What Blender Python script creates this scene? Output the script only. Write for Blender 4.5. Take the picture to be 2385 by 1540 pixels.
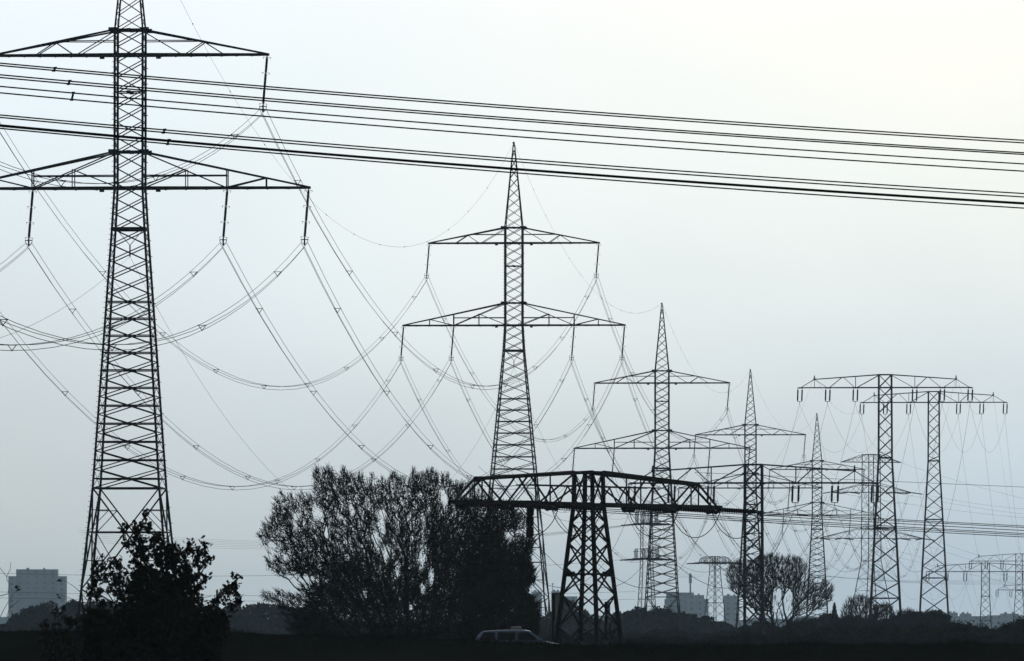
import bpy, math, random
import numpy as np
from mathutils import Vector
random.seed(7); RNG = np.random.default_rng(7)
for o in list(bpy.data.objects): bpy.data.objects.remove(o)
S = bpy.context.scene
C = S.collection
R = math.radians

# ------------------------------------------------------------------ camera
FD = 21780.0            # focal length in 2385-pixel-wide picture units
CXP, CYP, YH, CZ = 1192.5, 770.0, 1466.0, 1.6
PITCH = math.atan((YH - CYP) / FD)
cd = bpy.data.cameras.new('camera'); cam = bpy.data.objects.new('camera', cd); C.objects.link(cam)
cd.sensor_width = 36.0; cd.lens = 36.0 * FD / 2385.0
cd.clip_start = 1.0; cd.clip_end = 40000.0
cam.location = (0, 0, CZ); cam.rotation_euler = (R(90) + PITCH, 0, 0)
S.camera = cam

def PX(px, py, d):
    """picture position + distance along Y -> world point"""
    u = (px - CXP) / FD; v = -(py - CYP) / FD
    c, s = math.cos(PITCH), math.sin(PITCH)
    y = c - v * s; z = s + v * c
    return (u / y * d, d, CZ + z / y * d)

# ------------------------------------------------------------------ world, sun, exposure
SUN_EL, SUN_AZ = R(24), R(9)        # thinly veiled sun ahead of the camera
w = bpy.data.worlds.new('World'); S.world = w; w.use_nodes = True
N = w.node_tree.nodes; L = w.node_tree.links; N.clear()
def wn(t, **k):
    n = N.new(t)
    for a, b in k.items(): setattr(n, a, b)
    return n
def wmath(op, a, b=None, clamp=False):
    n = wn('ShaderNodeMath', operation=op, use_clamp=clamp)
    for i, v in enumerate((a, b)):
        if v is None: continue
        if isinstance(v, (int, float)): n.inputs[i].default_value = v
        else: L.new(v, n.inputs[i])
    return n.outputs[0]
out = wn('ShaderNodeOutputWorld'); bg = wn('ShaderNodeBackground'); L.new(bg.outputs[0], out.inputs[0])
sky = wn('ShaderNodeTexSky', sky_type='NISHITA', sun_disc=False, sun_elevation=SUN_EL, sun_rotation=SUN_AZ)
sky.air_density = 1.0; sky.dust_density = 4.0
tc = wn('ShaderNodeTexCoord'); sep = wn('ShaderNodeSeparateXYZ'); L.new(tc.outputs['Generated'], sep.inputs[0])
X, Y, Z = sep.outputs
# overcast veil: colour by elevation, brightest ahead round the veiled sun, dim behind
noise = wn('ShaderNodeTexNoise'); noise.inputs['Scale'].default_value = 16; noise.inputs['Detail'].default_value = 3; noise.inputs['Roughness'].default_value = .45
mp = wn('ShaderNodeMapping'); mp.inputs['Scale'].default_value = (1, 1, 2.0); mp.inputs['Location'].default_value = (3.1, 0.2, 5.3)
L.new(tc.outputs['Generated'], mp.inputs[0]); L.new(mp.outputs[0], noise.inputs['Vector'])
nz = wmath('SUBTRACT', noise.outputs['Fac'], .5)
zz = wmath('ADD', Z, wmath('MULTIPLY', nz, .042))
zz = wmath('ADD', zz, wmath('MULTIPLY', wmath('MINIMUM', X, 0.0), .20))
t = wmath('MULTIPLY', wmath('ADD', zz, .01), 1/.30, True)
ramp = wn('ShaderNodeValToRGB'); L.new(t, ramp.inputs[0])
e = ramp.color_ramp.elements
def lin(c): return tuple((x/12.92 if x <= .04045 else ((x+.055)/1.055)**2.4) for x in [q/255 for q in c]) + (1,)
stops = [(-.01, (187,201,208)), (.010, (193,206,213)), (.022, (204,217,222)), (.034, (217,229,233)), (.048, (227,238,240)), (.062, (236,242,244)), (.085, (246,249,249)), (.29, (240,244,248))]
e[0].position = 0; e[0].color = lin(stops[0][1]); e[1].position = 1; e[1].color = lin(stops[-1][1])
for p, c in stops[1:-1]:
    k = e.new((p+.01)/.30); k.color = lin(c)
# tint: cooler to one side, patches
n2 = wn('ShaderNodeTexNoise'); n2.inputs['Scale'].default_value = 11; n2.inputs['Detail'].default_value = 2
mp2 = wn('ShaderNodeMapping'); mp2.inputs['Location'].default_value = (1.7, 4.2, 0.4); L.new(tc.outputs['Generated'], mp2.inputs[0]); L.new(mp2.outputs[0], n2.inputs['Vector'])
tint = wn('ShaderNodeMixRGB'); tint.inputs[1].default_value = (.91, .98, 1.07, 1); tint.inputs[2].default_value = (1.02, 1.005, .98, 1)
bil = wmath('MULTIPLY', wmath('MULTIPLY', X, wmath('SUBTRACT', Z, .037)), 420)
bil = wmath('MINIMUM', wmath('MAXIMUM', bil, -.6), .6)
L.new(wmath('ADD', wmath('ADD', wmath('MULTIPLY', wmath('SUBTRACT', n2.outputs['Fac'], .5), 1.2), bil), .48, True), tint.inputs[0])
m1 = wn('ShaderNodeMixRGB', blend_type='MULTIPLY'); m1.inputs[0].default_value = 1
L.new(ramp.outputs[0], m1.inputs[1]); L.new(tint.outputs[0], m1.inputs[2])
vd = wn('ShaderNodeVectorMath', operation='DOT_PRODUCT'); L.new(tc.outputs['Generated'], vd.inputs[0])
vd.inputs[1].default_value = (math.sin(SUN_AZ)*math.cos(R(12)), math.cos(SUN_AZ)*math.cos(R(12)), math.sin(R(12)))
g = wmath('MULTIPLY', wmath('SUBTRACT', vd.outputs['Value'], .60), 1/.36, True)      # 0 at ~53 deg, 1 from ~16 deg
g = wmath('ADD', wmath('MULTIPLY', wmath('POWER', g, 1.6), .955), .045)
m2 = wn('ShaderNodeMixRGB', blend_type='MULTIPLY'); m2.inputs[0].default_value = 1
L.new(m1.outputs[0], m2.inputs[1]); L.new(g, m2.inputs[2])
m3 = wn('ShaderNodeMixRGB', blend_type='ADD'); m3.inputs[0].default_value = .006
L.new(m2.outputs[0], m3.inputs[1]); L.new(sky.outputs[0], m3.inputs[2])
L.new(m3.outputs[0], bg.inputs[0]); bg.inputs[1].default_value = 1.0
sd = bpy.data.lights.new('sun', 'SUN'); sd.energy = .25; sd.angle = R(10); sd.color = (1, .96, .9)
sun = bpy.data.objects.new('sun', sd); C.objects.link(sun)
sun.rotation_euler = (-(R(90) - SUN_EL), 0, -SUN_AZ)
S.view_settings.view_transform = 'Standard'; S.view_settings.look = 'None'; S.view_settings.gamma = 1.0
S.view_settings.exposure = 0.0; S.view_settings.use_curve_mapping = False
S.cycles.max_bounces = 4; S.cycles.volume_bounces = 0; S.cycles.diffuse_bounces = 2
S.cycles.use_denoising = True; S.cycles.denoiser = 'OPENIMAGEDENOISE'; S.cycles.denoising_input_passes = 'RGB_ALBEDO_NORMAL'; S.cycles.denoising_prefilter = 'ACCURATE'

# ------------------------------------------------------------------ materials
def mat(name, col, rough=.8, var=.25, scale=3.0, metal=0.0, spec=.2):
    m = bpy.data.materials.new(name); m.use_nodes = True
    n = m.node_tree.nodes; l = m.node_tree.links; b = n['Principled BSDF']
    b.inputs['Roughness'].default_value = rough; b.inputs['Metallic'].default_value = metal
    b.inputs['Specular IOR Level'].default_value = spec
    t = n.new('ShaderNodeTexNoise'); t.inputs['Scale'].default_value = scale; t.inputs['Detail'].default_value = 4
    g = n.new('ShaderNodeNewGeometry'); l.new(g.outputs['Position'], t.inputs['Vector'])
    r = n.new('ShaderNodeValToRGB'); l.new(t.outputs['Fac'], r.inputs[0])
    r.color_ramp.elements[0].position = .3; r.color_ramp.elements[1].position = .7
    r.color_ramp.elements[0].color = tuple(c*(1-var) for c in col) + (1,)
    r.color_ramp.elements[1].color = tuple(min(1, c*(1+var)) for c in col) + (1,)
    l.new(r.outputs[0], b.inputs['Base Color'])
    return m
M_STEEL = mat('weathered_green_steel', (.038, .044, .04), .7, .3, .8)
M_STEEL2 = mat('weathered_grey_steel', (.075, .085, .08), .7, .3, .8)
M_INS = mat('brown_porcelain', (.06, .04, .032), .4, .2, 5)
M_WIRE = mat('aluminium_wire', (.03, .033, .033), .8, .2, 1, 0.0, 0.0)
M_BARK = mat('bark', (.045, .038, .03), .95, .3, 2, 0.0, 0.0)
M_LEAF = mat('leaf', (.045, .055, .022), .8, .4, .6, 0.0, 0.0)
M_LEAF2 = mat('autumn_leaf', (.055, .05, .022), .8, .4, .5, 0.0, 0.0)
M_LEAF3 = mat('far_foliage', (.035, .045, .028), .9, .4, .12, 0.0, 0.0)
M_PINE = mat('conifer_needles', (.02, .03, .02), .9, .3, .2, 0.0, 0.0)
M_GROUND = mat('dark_ground', (.016, .019, .012), 1.0, .45, .11, 0.0, 0.0)
M_GRASS = mat('grass_blades', (.03, .04, .018), .9, .3, 2, 0.0, 0.0)
M_ASPH = mat('asphalt', (.05, .05, .05), .9, .2, 4)
M_CONC = mat('pale_concrete', (.55, .57, .60), .9, .08, .3)
M_CONC2 = mat('grey_render', (.42, .45, .50), .9, .1, .3)
M_GLASS = mat('window_glass', (.24, .27, .3), .2, .2, 1)
M_PAINT = mat('car_paint', (.46, .62, .80), .22, .05, 2, .2, .7)
M_CGLASS = mat('car_glass', (.03, .04, .045), .1, .05, 2, 0, .5)
M_RUB = mat('rubber', (.02, .02, .02), .9, .1, 3)
M_WHITE = mat('white_plastic', (.75, .74, .68), .5, .04, 3)
M_BOARD = mat('pale_board', (.8, .8, .8), .7, .06, 2)
M_LAMP = mat('red_lens', (.25, .02, .02), .4, .05, 2)

# ------------------------------------------------------------------ mesh helpers
class MB:
    def __init__(s): s.V = []; s.F = []; s.n = 0
    def add(s, v, f):
        s.V.append(np.asarray(v, float).reshape(-1, 3)); s.F += [tuple(i + s.n for i in q) for q in f]; s.n += len(s.V[-1])
    def bar(s, p, q, w=.1, h=None, ext=0.0):
        p = np.array(p, float); q = np.array(q, float); d = q - p; ln = np.linalg.norm(d)
        if ln < 1e-6: return
        d /= ln; p = p - d*ext; q = q + d*ext
        h = h or w; j = random.uniform(.97, 1.03); w *= j; h *= j
        up = np.array((0, 0, 1.0)) if abs(d[2]) < .95 else np.array((0, 1.0, 0))
        u = np.cross(d, up); u /= np.linalg.norm(u); v = np.cross(u, d)
        u *= w/2; v *= h/2
        s.add([p-u-v, p+u-v, p+u+v, p-u+v, q-u-v, q+u-v, q+u+v, q-u+v],
              [(0,1,2,3), (7,6,5,4), (0,4,5,1), (1,5,6,2), (2,6,7,3), (3,7,4,0)])
    def box(s, c, sz):
        x, y, z = c; a, b, h = sz[0]/2, sz[1]/2, sz[2]/2
        s.add([(x-a,y-b,z-h),(x+a,y-b,z-h),(x+a,y+b,z-h),(x-a,y+b,z-h),(x-a,y-b,z+h),(x+a,y-b,z+h),(x+a,y+b,z+h),(x-a,y+b,z+h)],
              [(3,2,1,0),(4,5,6,7),(0,1,5,4),(1,2,6,5),(2,3,7,6),(3,0,4,7)])
    def tube(s, P, r, n=5, cap=True):
        P = np.asarray(P, float); k = len(P)
        r = np.full(k, r) if np.isscalar(r) else np.asarray(r, float)
        T = np.gradient(P, axis=0); T /= np.linalg.norm(T, axis=1)[:, None] + 1e-12
        ref = np.array((0, 0, 1.0)) if abs(T[:, 2]).mean() < .8 else np.array((0, 1.0, 0))
        U = np.cross(T, ref); U /= np.linalg.norm(U, axis=1)[:, None] + 1e-12; W = np.cross(U, T)
        a = np.arange(n)*2*math.pi/n
        V = P[:, None] + r[:, None, None]*(np.cos(a)[None, :, None]*U[:, None] + np.sin(a)[None, :, None]*W[:, None])
        F = [(i*n+j, i*n+(j+1) % n, (i+1)*n+(j+1) % n, (i+1)*n+j) for i in range(k-1) for j in range(n)]
        if cap: F += [tuple(range(n))[::-1], tuple((k-1)*n + j for j in range(n))]
        s.add(V, F)
    def lathe(s, p, q, prof, n=8):
        """prof: list of (t, r) along p->q"""
        p = np.array(p, float); q = np.array(q, float)
        s.tube([p + (q-p)*t_ for t_, _ in prof], [r_ for _, r_ in prof], n)
    def build(s, name, m, parent=None, smooth=False):
        me = bpy.data.meshes.new(name)
        V = np.concatenate(s.V) if s.V else np.zeros((0, 3))
        me.from_pydata(V.tolist(), [], s.F); me.materials.append(m)
        if smooth: me.polygons.foreach_set('use_smooth', [True]*len(me.polygons))
        o = bpy.data.objects.new(name, me); C.objects.link(o)
        if parent is not None: o.parent = parent
        return o
def quads_obj(name, V, k, m, parent=None):
    """V: (n,k,3) polygons of k vertices"""
    n = len(V); me = bpy.data.meshes.new(name)
    me.vertices.add(n*k); me.vertices.foreach_set('co', V.reshape(-1).astype(np.float32))
    me.loops.add(n*k); me.loops.foreach_set('vertex_index', np.arange(n*k, dtype=np.int32))
    me.polygons.add(n); me.polygons.foreach_set('loop_start', np.arange(0, n*k, k, dtype=np.int32))
    me.update(calc_edges=True); me.validate(); me.materials.append(m)
    o = bpy.data.objects.new(name, me); C.objects.link(o)
    if parent is not None: o.parent = parent
    return o
def tag(o, label=None, cat=None, group=None, kind=None):
    if label: o['label'] = label
    if cat: o['category'] = cat
    if group: o['group'] = group
    if kind: o['kind'] = kind
    return o
def thing(name, label, cat, loc=(0,0,0), rz=0, group=None):
    o = bpy.data.objects.new(name, None); C.objects.link(o); o.location = loc; o.rotation_euler = (0, 0, rz)
    o.empty_display_size = .5
    return tag(o, label, cat, group)

# ------------------------------------------------------------------ ground
def interp(x, xs, ys): return np.interp(x, xs, ys)
CREST = 430.0
def crest_z(x):
    px = CXP + x/CREST*FD
    y = interp(px, [-3000, 0, 490, 690, 900, 1100, 1230, 1300, 1450, 1700, 2385, 5000], [1468, 1470, 1472, 1479, 1485, 1492, 1498, 1502, 1504, 1503, 1500, 1502])
    return CZ - (y-YH)*CREST/FD + .012*np.sin(x*1.9) + .01*np.sin(x*5.3+1)
def ground_z(x, y):
    c = crest_z(x)
    z = interp(y, [0, 410, 424, 428.5, 430, 431.5, 437, 440, 453, 457, 470, 9999], [0, 0, .15, .93, 1.0, .93, .2, .1, .1, .06, 0, 0])
    k = interp(y, [410, 430, 437], [1, 1, 0])
    return z * (k*c + (1-k))
xs = np.concatenate([[-2400, -1200, -600, -300, -150, -80], np.arange(-60, 60.1, .8), [80, 150, 300, 600, 1200, 2400]])
ys = np.concatenate([[-150, 0, 150, 300, 400, 410, 416, 420, 424, 426, 427.5, 428.5, 429.3, 430, 430.7, 431.5, 433, 435, 437, 439.9, 453.1, 457, 470], np.geomspace(500, 12500, 44)])
GX, GY = np.meshgrid(xs, ys); GZ = np.zeros_like(GX)
for i in range(len(ys)): GZ[i] = ground_z(xs, ys[i])
nx = len(xs)
me = bpy.data.meshes.new('ground')
me.from_pydata(np.stack([GX, GY, GZ], -1).reshape(-1, 3).tolist(), [], [(i*nx+j, i*nx+j+1, (i+1)*nx+j+1, (i+1)*nx+j) for i in range(len(ys)-1) for j in range(nx-1)])
me.materials.append(M_GROUND); me.polygons.foreach_set('use_smooth', [True]*len(me.polygons))
go = bpy.data.objects.new('ground', me); C.objects.link(go); tag(go, 'dark field and low bank running across the bottom', kind='structure')
mb = MB(); mb.add([(-600,440.5,.112),(600,440.5,.112),(600,452.5,.112),(-600,452.5,.112)], [(0,1,2,3)])
rd = mb.build('road', M_ASPH); tag(rd, 'dark road hidden behind the bank', kind='structure')
mb = MB()
for yy in (440.9, 452.1): mb.add([(-600,yy-.06,.116),(600,yy-.06,.116),(600,yy+.06,.116),(-600,yy+.06,.116)], [(0,1,2,3)])
mk = mb.build('road_markings', M_WHITE); tag(mk, 'white edge lines on the road', kind='structure')
# grass on the bank
n = 26000
gx = RNG.uniform(-27, 27, n); gy = RNG.normal(429.8, 1.6, n); gh = RNG.gamma(4, .026, n)*(1+.75*np.sin(gx*1.3)*np.sin(gx*.37))*np.where(RNG.random(n) < .03, 2.2, 1)
gz = np.array([float(ground_z(np.array([a]), b)[0]) for a, b in zip(gx, gy)])
base = np.stack([gx, gy, gz-.02], -1); ang = RNG.uniform(0, math.pi, n); wv = np.stack([np.cos(ang), np.sin(ang), 0*ang], -1)*.012
tip = base + np.stack([RNG.normal(0, .05, n), RNG.normal(0, .05, n), gh+.03], -1)
go = quads_obj('grass', np.stack([base-wv, base+wv, tip], 1), 3, M_GRASS); tag(go, 'short dark grass along the top of the bank', 'grass', kind='stuff')

# ------------------------------------------------------------------ lattice masts
CORN = [(1, 1), (-1, 1), (-1, -1), (1, -1)]
class Mast:
    def __init__(s, prof): s.z = [p[0] for p in prof][::-1]; s.a = [p[1] for p in prof][::-1]; s.prof = prof
    def half(s, z): return float(np.interp(z, s.z, s.a))
    def pt(s, c, z): a = s.half(z); return (c[0]*a, c[1]*a, z)
def mast_legs(m, root, wleg, mtl, bolts=False):
    for ci, c in enumerate(CORN):
        mb = MB()
        for (z0, a0), (z1, a1) in zip(m.prof[:-1], m.prof[1:]):
            mb.bar((c[0]*a0, c[1]*a0, z0), (c[0]*a1, c[1]*a1, z1), wleg, ext=.02)
        if bolts:
            z = 3.0
            while z < m.prof[0][0]-2:
                x, y, _ = m.pt(c, z); sx = 1 if (int(z/.42) % 2) else -1
                if c[0] < 0: mb.bar((x, y, z), (x-.24, y, z), .035)
                elif int(z/.42) % 3 == 0: mb.bar((x, y, z), (x+.2, y, z), .05)
                z += .42
        mb.build('leg', mtl, root)
def xbrace(mb, m, z0, z1, w, belt=0, plate=0, sidef=.42):
    for k in range(4):
        c, d = CORN[k], CORN[(k+1) % 4]
        ws = w*(sidef if c[0] == d[0] else 1)
        mb.bar(m.pt(c, z0), m.pt(d, z1), ws); mb.bar(m.pt(d, z0), m.pt(c, z1), ws*.93)
        if belt:
            a0, a1 = m.half(z0), m.half(z1); zc = z0 + (z1-z0)*a0/(a0+a1)
            mb.bar(m.pt(c, zc), m.pt(d, zc), belt)
            if plate:
                P = (np.array(m.pt(c, zc)) + np.array(m.pt(d, zc)))/2
                mb.box(P, (plate, plate, plate*.6))
def belt(mb, m, z, w, h=None):
    for k in range(4): mb.bar(m.pt(CORN[k], z), m.pt(CORN[(k+1) % 4], z), w, h)

def insulator(root, top, bot, r=.1, double=.2, axis=(0, 1, 0), name='insulator_string'):
    """two parallel rod strings with sheds, horns and a yoke"""
    top = np.array(top, float); bot = np.array(bot, float); ax = np.array(axis, float)
    mb = MB(); ln = np.linalg.norm(bot-top)
    for sgn in (-1, 1):
        o = ax*double*sgn; prof = [(0, r*.35), (.04, r*.35)]
        for sec in range(3):
            b = .05 + sec*.31; nn = max(4, int(ln/.24))
            for i in range(nn):
                t0 = b + .28*i/nn; prof += [(t0, r), (t0+.28*.55/nn, r*.72)]
            prof += [(b+.285, r*.35), (b+.305, r*.35)]
        prof += [(1, r*.35)]
        mb.lathe(top+o, bot+o, prof, 6)
    o_ = mb.build(name, M_INS, root)
    side = np.cross((bot-top)/ln, ax)
    for t_ in (.03, .34, .655, .96):
        P = top + (bot-top)*t_; hb = MB()
        hb.bar(P-ax*(double+.02), P+ax*(double+.02), .07)
        for sg in (-1, 1):
            hb.bar(P, P+side*sg*.32, .03); hb.bar(P+side*sg*.32, P+side*sg*.26+(bot-top)/ln*.16, .03)
        hb.build('arcing_horn', M_STEEL, o_)
    return o_

def lerp(a, b, t): return tuple(a[i]+(b[i]-a[i])*t for i in range(3))

# ---- two-tier pylon -----------------------------------------------------
TX, TILT, INSL = 1.125, -.33, 4.32
def two_tier(name, label, px, d, above_eye, waist_len, acb, leg_secs, abase, yaw, wl=.17, wd=.085, bolts=False, centre_z=None):
    zl = above_eye + CZ
    x = (px-CXP)/FD*d
    root = thing(name, label, 'pylon', (x, d, 0), yaw, 'two-tier lattice pylons of one line')
    a0, zw = TX, zl-3.3
    zc = zw - waist_len
    zu = zl + 10.7; zut = zu + 2.0; zlt = zl + 2.9; ztop = zu + 12.7
    prof = [(zut, a0), (zl, a0), (zw, 1.31), (zc, acb), (0, abase)]
    m = Mast(prof)
    mast_legs(m, root, wl, M_STEEL, bolts)
    br = MB()
    n = round((zut-zw)/1.26); zs = np.linspace(zut, zw, n+1)
    for i in range(n): xbrace(br, m, zs[i], zs[i+1], wd)
    # waist to cross belt
    k = round(waist_len/1.42); st = np.linspace(1.32, 1.55, k); st *= waist_len/st.sum(); z = zw
    for i in range(k):
        low = (zw - z) > 4.4
        xbrace(br, m, z, z-st[i], wd*1.06, wd*1.15 if low else 0, .32 if low and i % 5 == 3 else 0)
        z -= st[i]
    belt(br, m, zc, wd*1.5)
    # K sections down the legs
    z = zc
    for ln in leg_secs:
        zb = max(z - ln, .3)
        for q in range(4):
            c, dd = CORN[q], CORN[(q+1) % 4]
            A0, B0, A1, B1 = m.pt(c, z), m.pt(dd, z), m.pt(c, zb), m.pt(dd, zb)
            br.bar(A0, B1, wd*1.3); br.bar(B0, A1, wd*1.3)
            ha, hb_ = m.half(z), m.half(zb); tc_ = ha/(ha+hb_); zx = z+(zb-z)*tc_
            br.bar(m.pt(c, zx), m.pt(dd, zx), wd*1.2)
            for (P, Q, leg) in ((A0, B1, c), (B0, A1, dd)):
                for f0 in (tc_*.5,):
                    zz_ = z+(zb-z)*f0; D_ = lerp(P, Q, f0); E_ = m.pt(leg, zz_)
                    br.bar(E_, D_, wd*.75); br.bar(m.pt(leg, z+(zb-z)*tc_), D_, wd*.7)
                    zz2 = z+(zb-z)*(tc_+1)/2
            for (P, Q, leg) in ((A0, B1, dd), (B0, A1, c)):
                f1 = (tc_+1)/2; zz_ = z+(zb-z)*f1; D_ = lerp(P, Q, f1); E_ = m.pt(leg, zz_)
                br.bar(E_, D_, wd*.75); br.bar(m.pt(leg, z+(zb-z)*tc_), D_, wd*.7)
        z = zb
        if z <= .31: break
    if z > 1.5:
        for q in range(4):
            c, dd = CORN[q], CORN[(q+1) % 4]; br.bar(m.pt(c, z), lerp(m.pt(c, .2), m.pt(dd, .2), .5), wd); br.bar(m.pt(dd, z), lerp(m.pt(c, .2), m.pt(dd, .2), .5), wd)
    belt(br, m, zw, .2, .26)
    belt(br, m, zl, .22); belt(br, m, zu, .22); belt(br, m, zut, .16); belt(br, m, zlt, .16); belt(br, m, (zu+zlt)/2+.9, .1)
    for z_ in (zl, zu, zut, zlt, (zu+zlt)/2+.9):
        for sy in (-1, 1): br.box((0, sy*(a0+.02), z_), (.34, .05, .22))
    br.build('bracing', M_STEEL, root)
    pk = MB(); mp_ = Mast([(ztop, .1), (zut, a0)])
    for c in CORN: pk.bar(mp_.pt(c, zut), mp_.pt(c, ztop), wl*.75)
    zs = [zut]
    while zs[-1] < ztop-1.0: zs.append(zs[-1] + 1.28)
    zs[-1] = min(zs[-1], ztop)
    for i in range(len(zs)-1): xbrace(pk, mp_, zs[i], zs[i+1], wd*.8)
    pk.box((0, 0, ztop+.15), (.22, .3, .5)); pk.bar((-.2, 0, ztop+.3), (.05, 0, ztop+.5), .12)
    pk.build('earth_wire_peak', M_STEEL, root)
    def arm(zc_, ht, Lh, nodes_kind):
        for sx in (-1, 1):
            am = MB()
            ya = lambda xx: a0 + (.12-a0)*(xx-a0)/(Lh-a0)
            top = lambda xx: zc_ + ht*(1-(xx-a0)/(Lh-a0))
            for sy in (-1, 1):
                P = lambda xx, zz_: (sx*xx, sy*ya(xx), zz_)
                am.bar(P(a0, zc_), P(Lh+.15, zc_), .19, .2); am.bar(P(a0, zc_+ht), P(Lh, zc_+.05), .14)
                am.box((sx*(a0+.15), sy*(a0+.03), zc_+ht), (.72, .06, .36))
                lw = .075
                if nodes_kind == 'upper':
                    am.bar(P(a0+.1, zc_+ht-.2), P(4.24, zc_), lw); am.bar(P(4.5, zc_), P(6.0, top(6.0)), lw); am.bar(P(6.0, top(6.0)), P(7.6, zc_), lw*1.1)
                    xe = a0 + (Lh-a0)*(1-1.12/ht); am.bar(P(a0, zc_+1.12), P(xe, zc_+1.12), lw)
                else:
                    am.bar(P(a0+.1, zc_+ht-.1), P(7.7, zc_+.05), lw*1.3); am.bar(P(a0, zc_+.12), P(4.57, zc_+1.48), lw*1.2)
                    am.bar(P(4.57, zc_), P(4.57, zc_+1.48), lw); am.bar(P(a0, zc_+.99), P(7.85, zc_+.99), lw*1.2)
                    am.bar(P(7.85, zc_), P(7.85, top(7.85)), lw*1.2); am.bar(P(7.95, zc_+.05), P(10.9, top(10.9)), lw*1.3); am.bar(P(11, zc_), P(11, top(11)), lw)
            k = 8; xx = np.linspace(a0, Lh, k+1)
            for i in range(k):
                s1 = 1 if i % 2 else -1
                am.bar((sx*xx[i], s1*ya(xx[i]), zc_-.07), (sx*xx[i+1], -s1*ya(xx[i+1]), zc_-.07), .09)
                am.bar((sx*xx[i], ya(xx[i]), zc_-.09), (sx*xx[i], -ya(xx[i]), zc_-.09), .1)
            am.box((sx*(a0+1.15), 0, zc_-.2), (.34, .5, .2))
            am.build('crossarm', M_STEEL, root)
    arm(zu, 2.0, 11.05, 'upper'); arm(zl, 2.9, 14.4, 'lower')
    pts = {}
    for key, xx, z_ in (('ul', -11.05, zu), ('ur', 11.05, zu), ('ll', -14.4, zl), ('li', -7.85, zl), ('ri', 7.85, zl), ('rr', 14.4, zl)):
        io = insulator(root, (xx, 0, z_-.1), (xx+TILT, 0, z_-INSL+.2), .095, .16)
        yk = MB(); b = (xx+TILT, 0, z_-INSL)
        yk.bar((b[0]-.3, 0, b[2]+.15), (b[0]+.3, 0, b[2]+.15), .07); yk.bar((b[0], 0, b[2]+.25), (b[0], 0, b[2]-.33), .12)
        for sg in (-1, 1): yk.bar((b[0]+sg*.27, 0, b[2]+.15), (b[0]+sg*.27, 0, b[2]), .05); yk.bar((b[0]+sg*.27, 0, b[2]), (b[0], 0, b[2]-.3), .04)
        yk.build('yoke_plate', M_STEEL, io)
        cy, sn = math.cos(yaw), math.sin(yaw)
        pts[key] = np.array((x + b[0]*cy, d + b[0]*sn, b[2]))
    pts['top'] = np.array((x, d, ztop+.4)); zm = zl-5.5; pts['mid'] = np.array((x, d, zm))
    hb = MB()
    for sg in (-1, 1): hb.bar((sg*1.0, 0, zm+2.1), (0, 0, zm+.9), .05)
    hb.bar((0, 0, zm+.9), (0, 0, zm), .1); hb.build('cable_hanger', M_STEEL, root)
    return pts

YAW = -math.atan(.0715)
T1 = two_tier('two_tier_pylon', 'biggest two-tier lattice pylon, its peak cut off, behind the leafy bush', 302, 750, 35.4, 20.8, 2.67, (8.1, 7), 3.95, YAW, bolts=True)
T2 = two_tier('two_tier_pylon', 'second-biggest two-tier pylon, standing behind the big bushy tree', 1197, 1215, 39.5, 16.2, 2.82, (7.5, 8.4, 9), 4.75, YAW, bolts=True)
T3 = two_tier('two_tier_pylon', 'third two-tier pylon, between the low black strain pylon and the hazy shore of trees', 1542, 1534, 29.7, 21.1, 2.58, (6.9,), 3.1, YAW)
T4 = two_tier('two_tier_pylon', 'fourth two-tier pylon, directly behind the low single-beam pylon', 1748, 1880, 28.4, 20.8, 2.6, (5.6,), 3.0, YAW)
T5 = two_tier('two_tier_pylon', 'fifth and smallest-looking two-tier pylon, behind the spreading bare tree', 1903, 2190, 26.75, 20.8, 2.5, (4.2,), 2.8, YAW)

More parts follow.
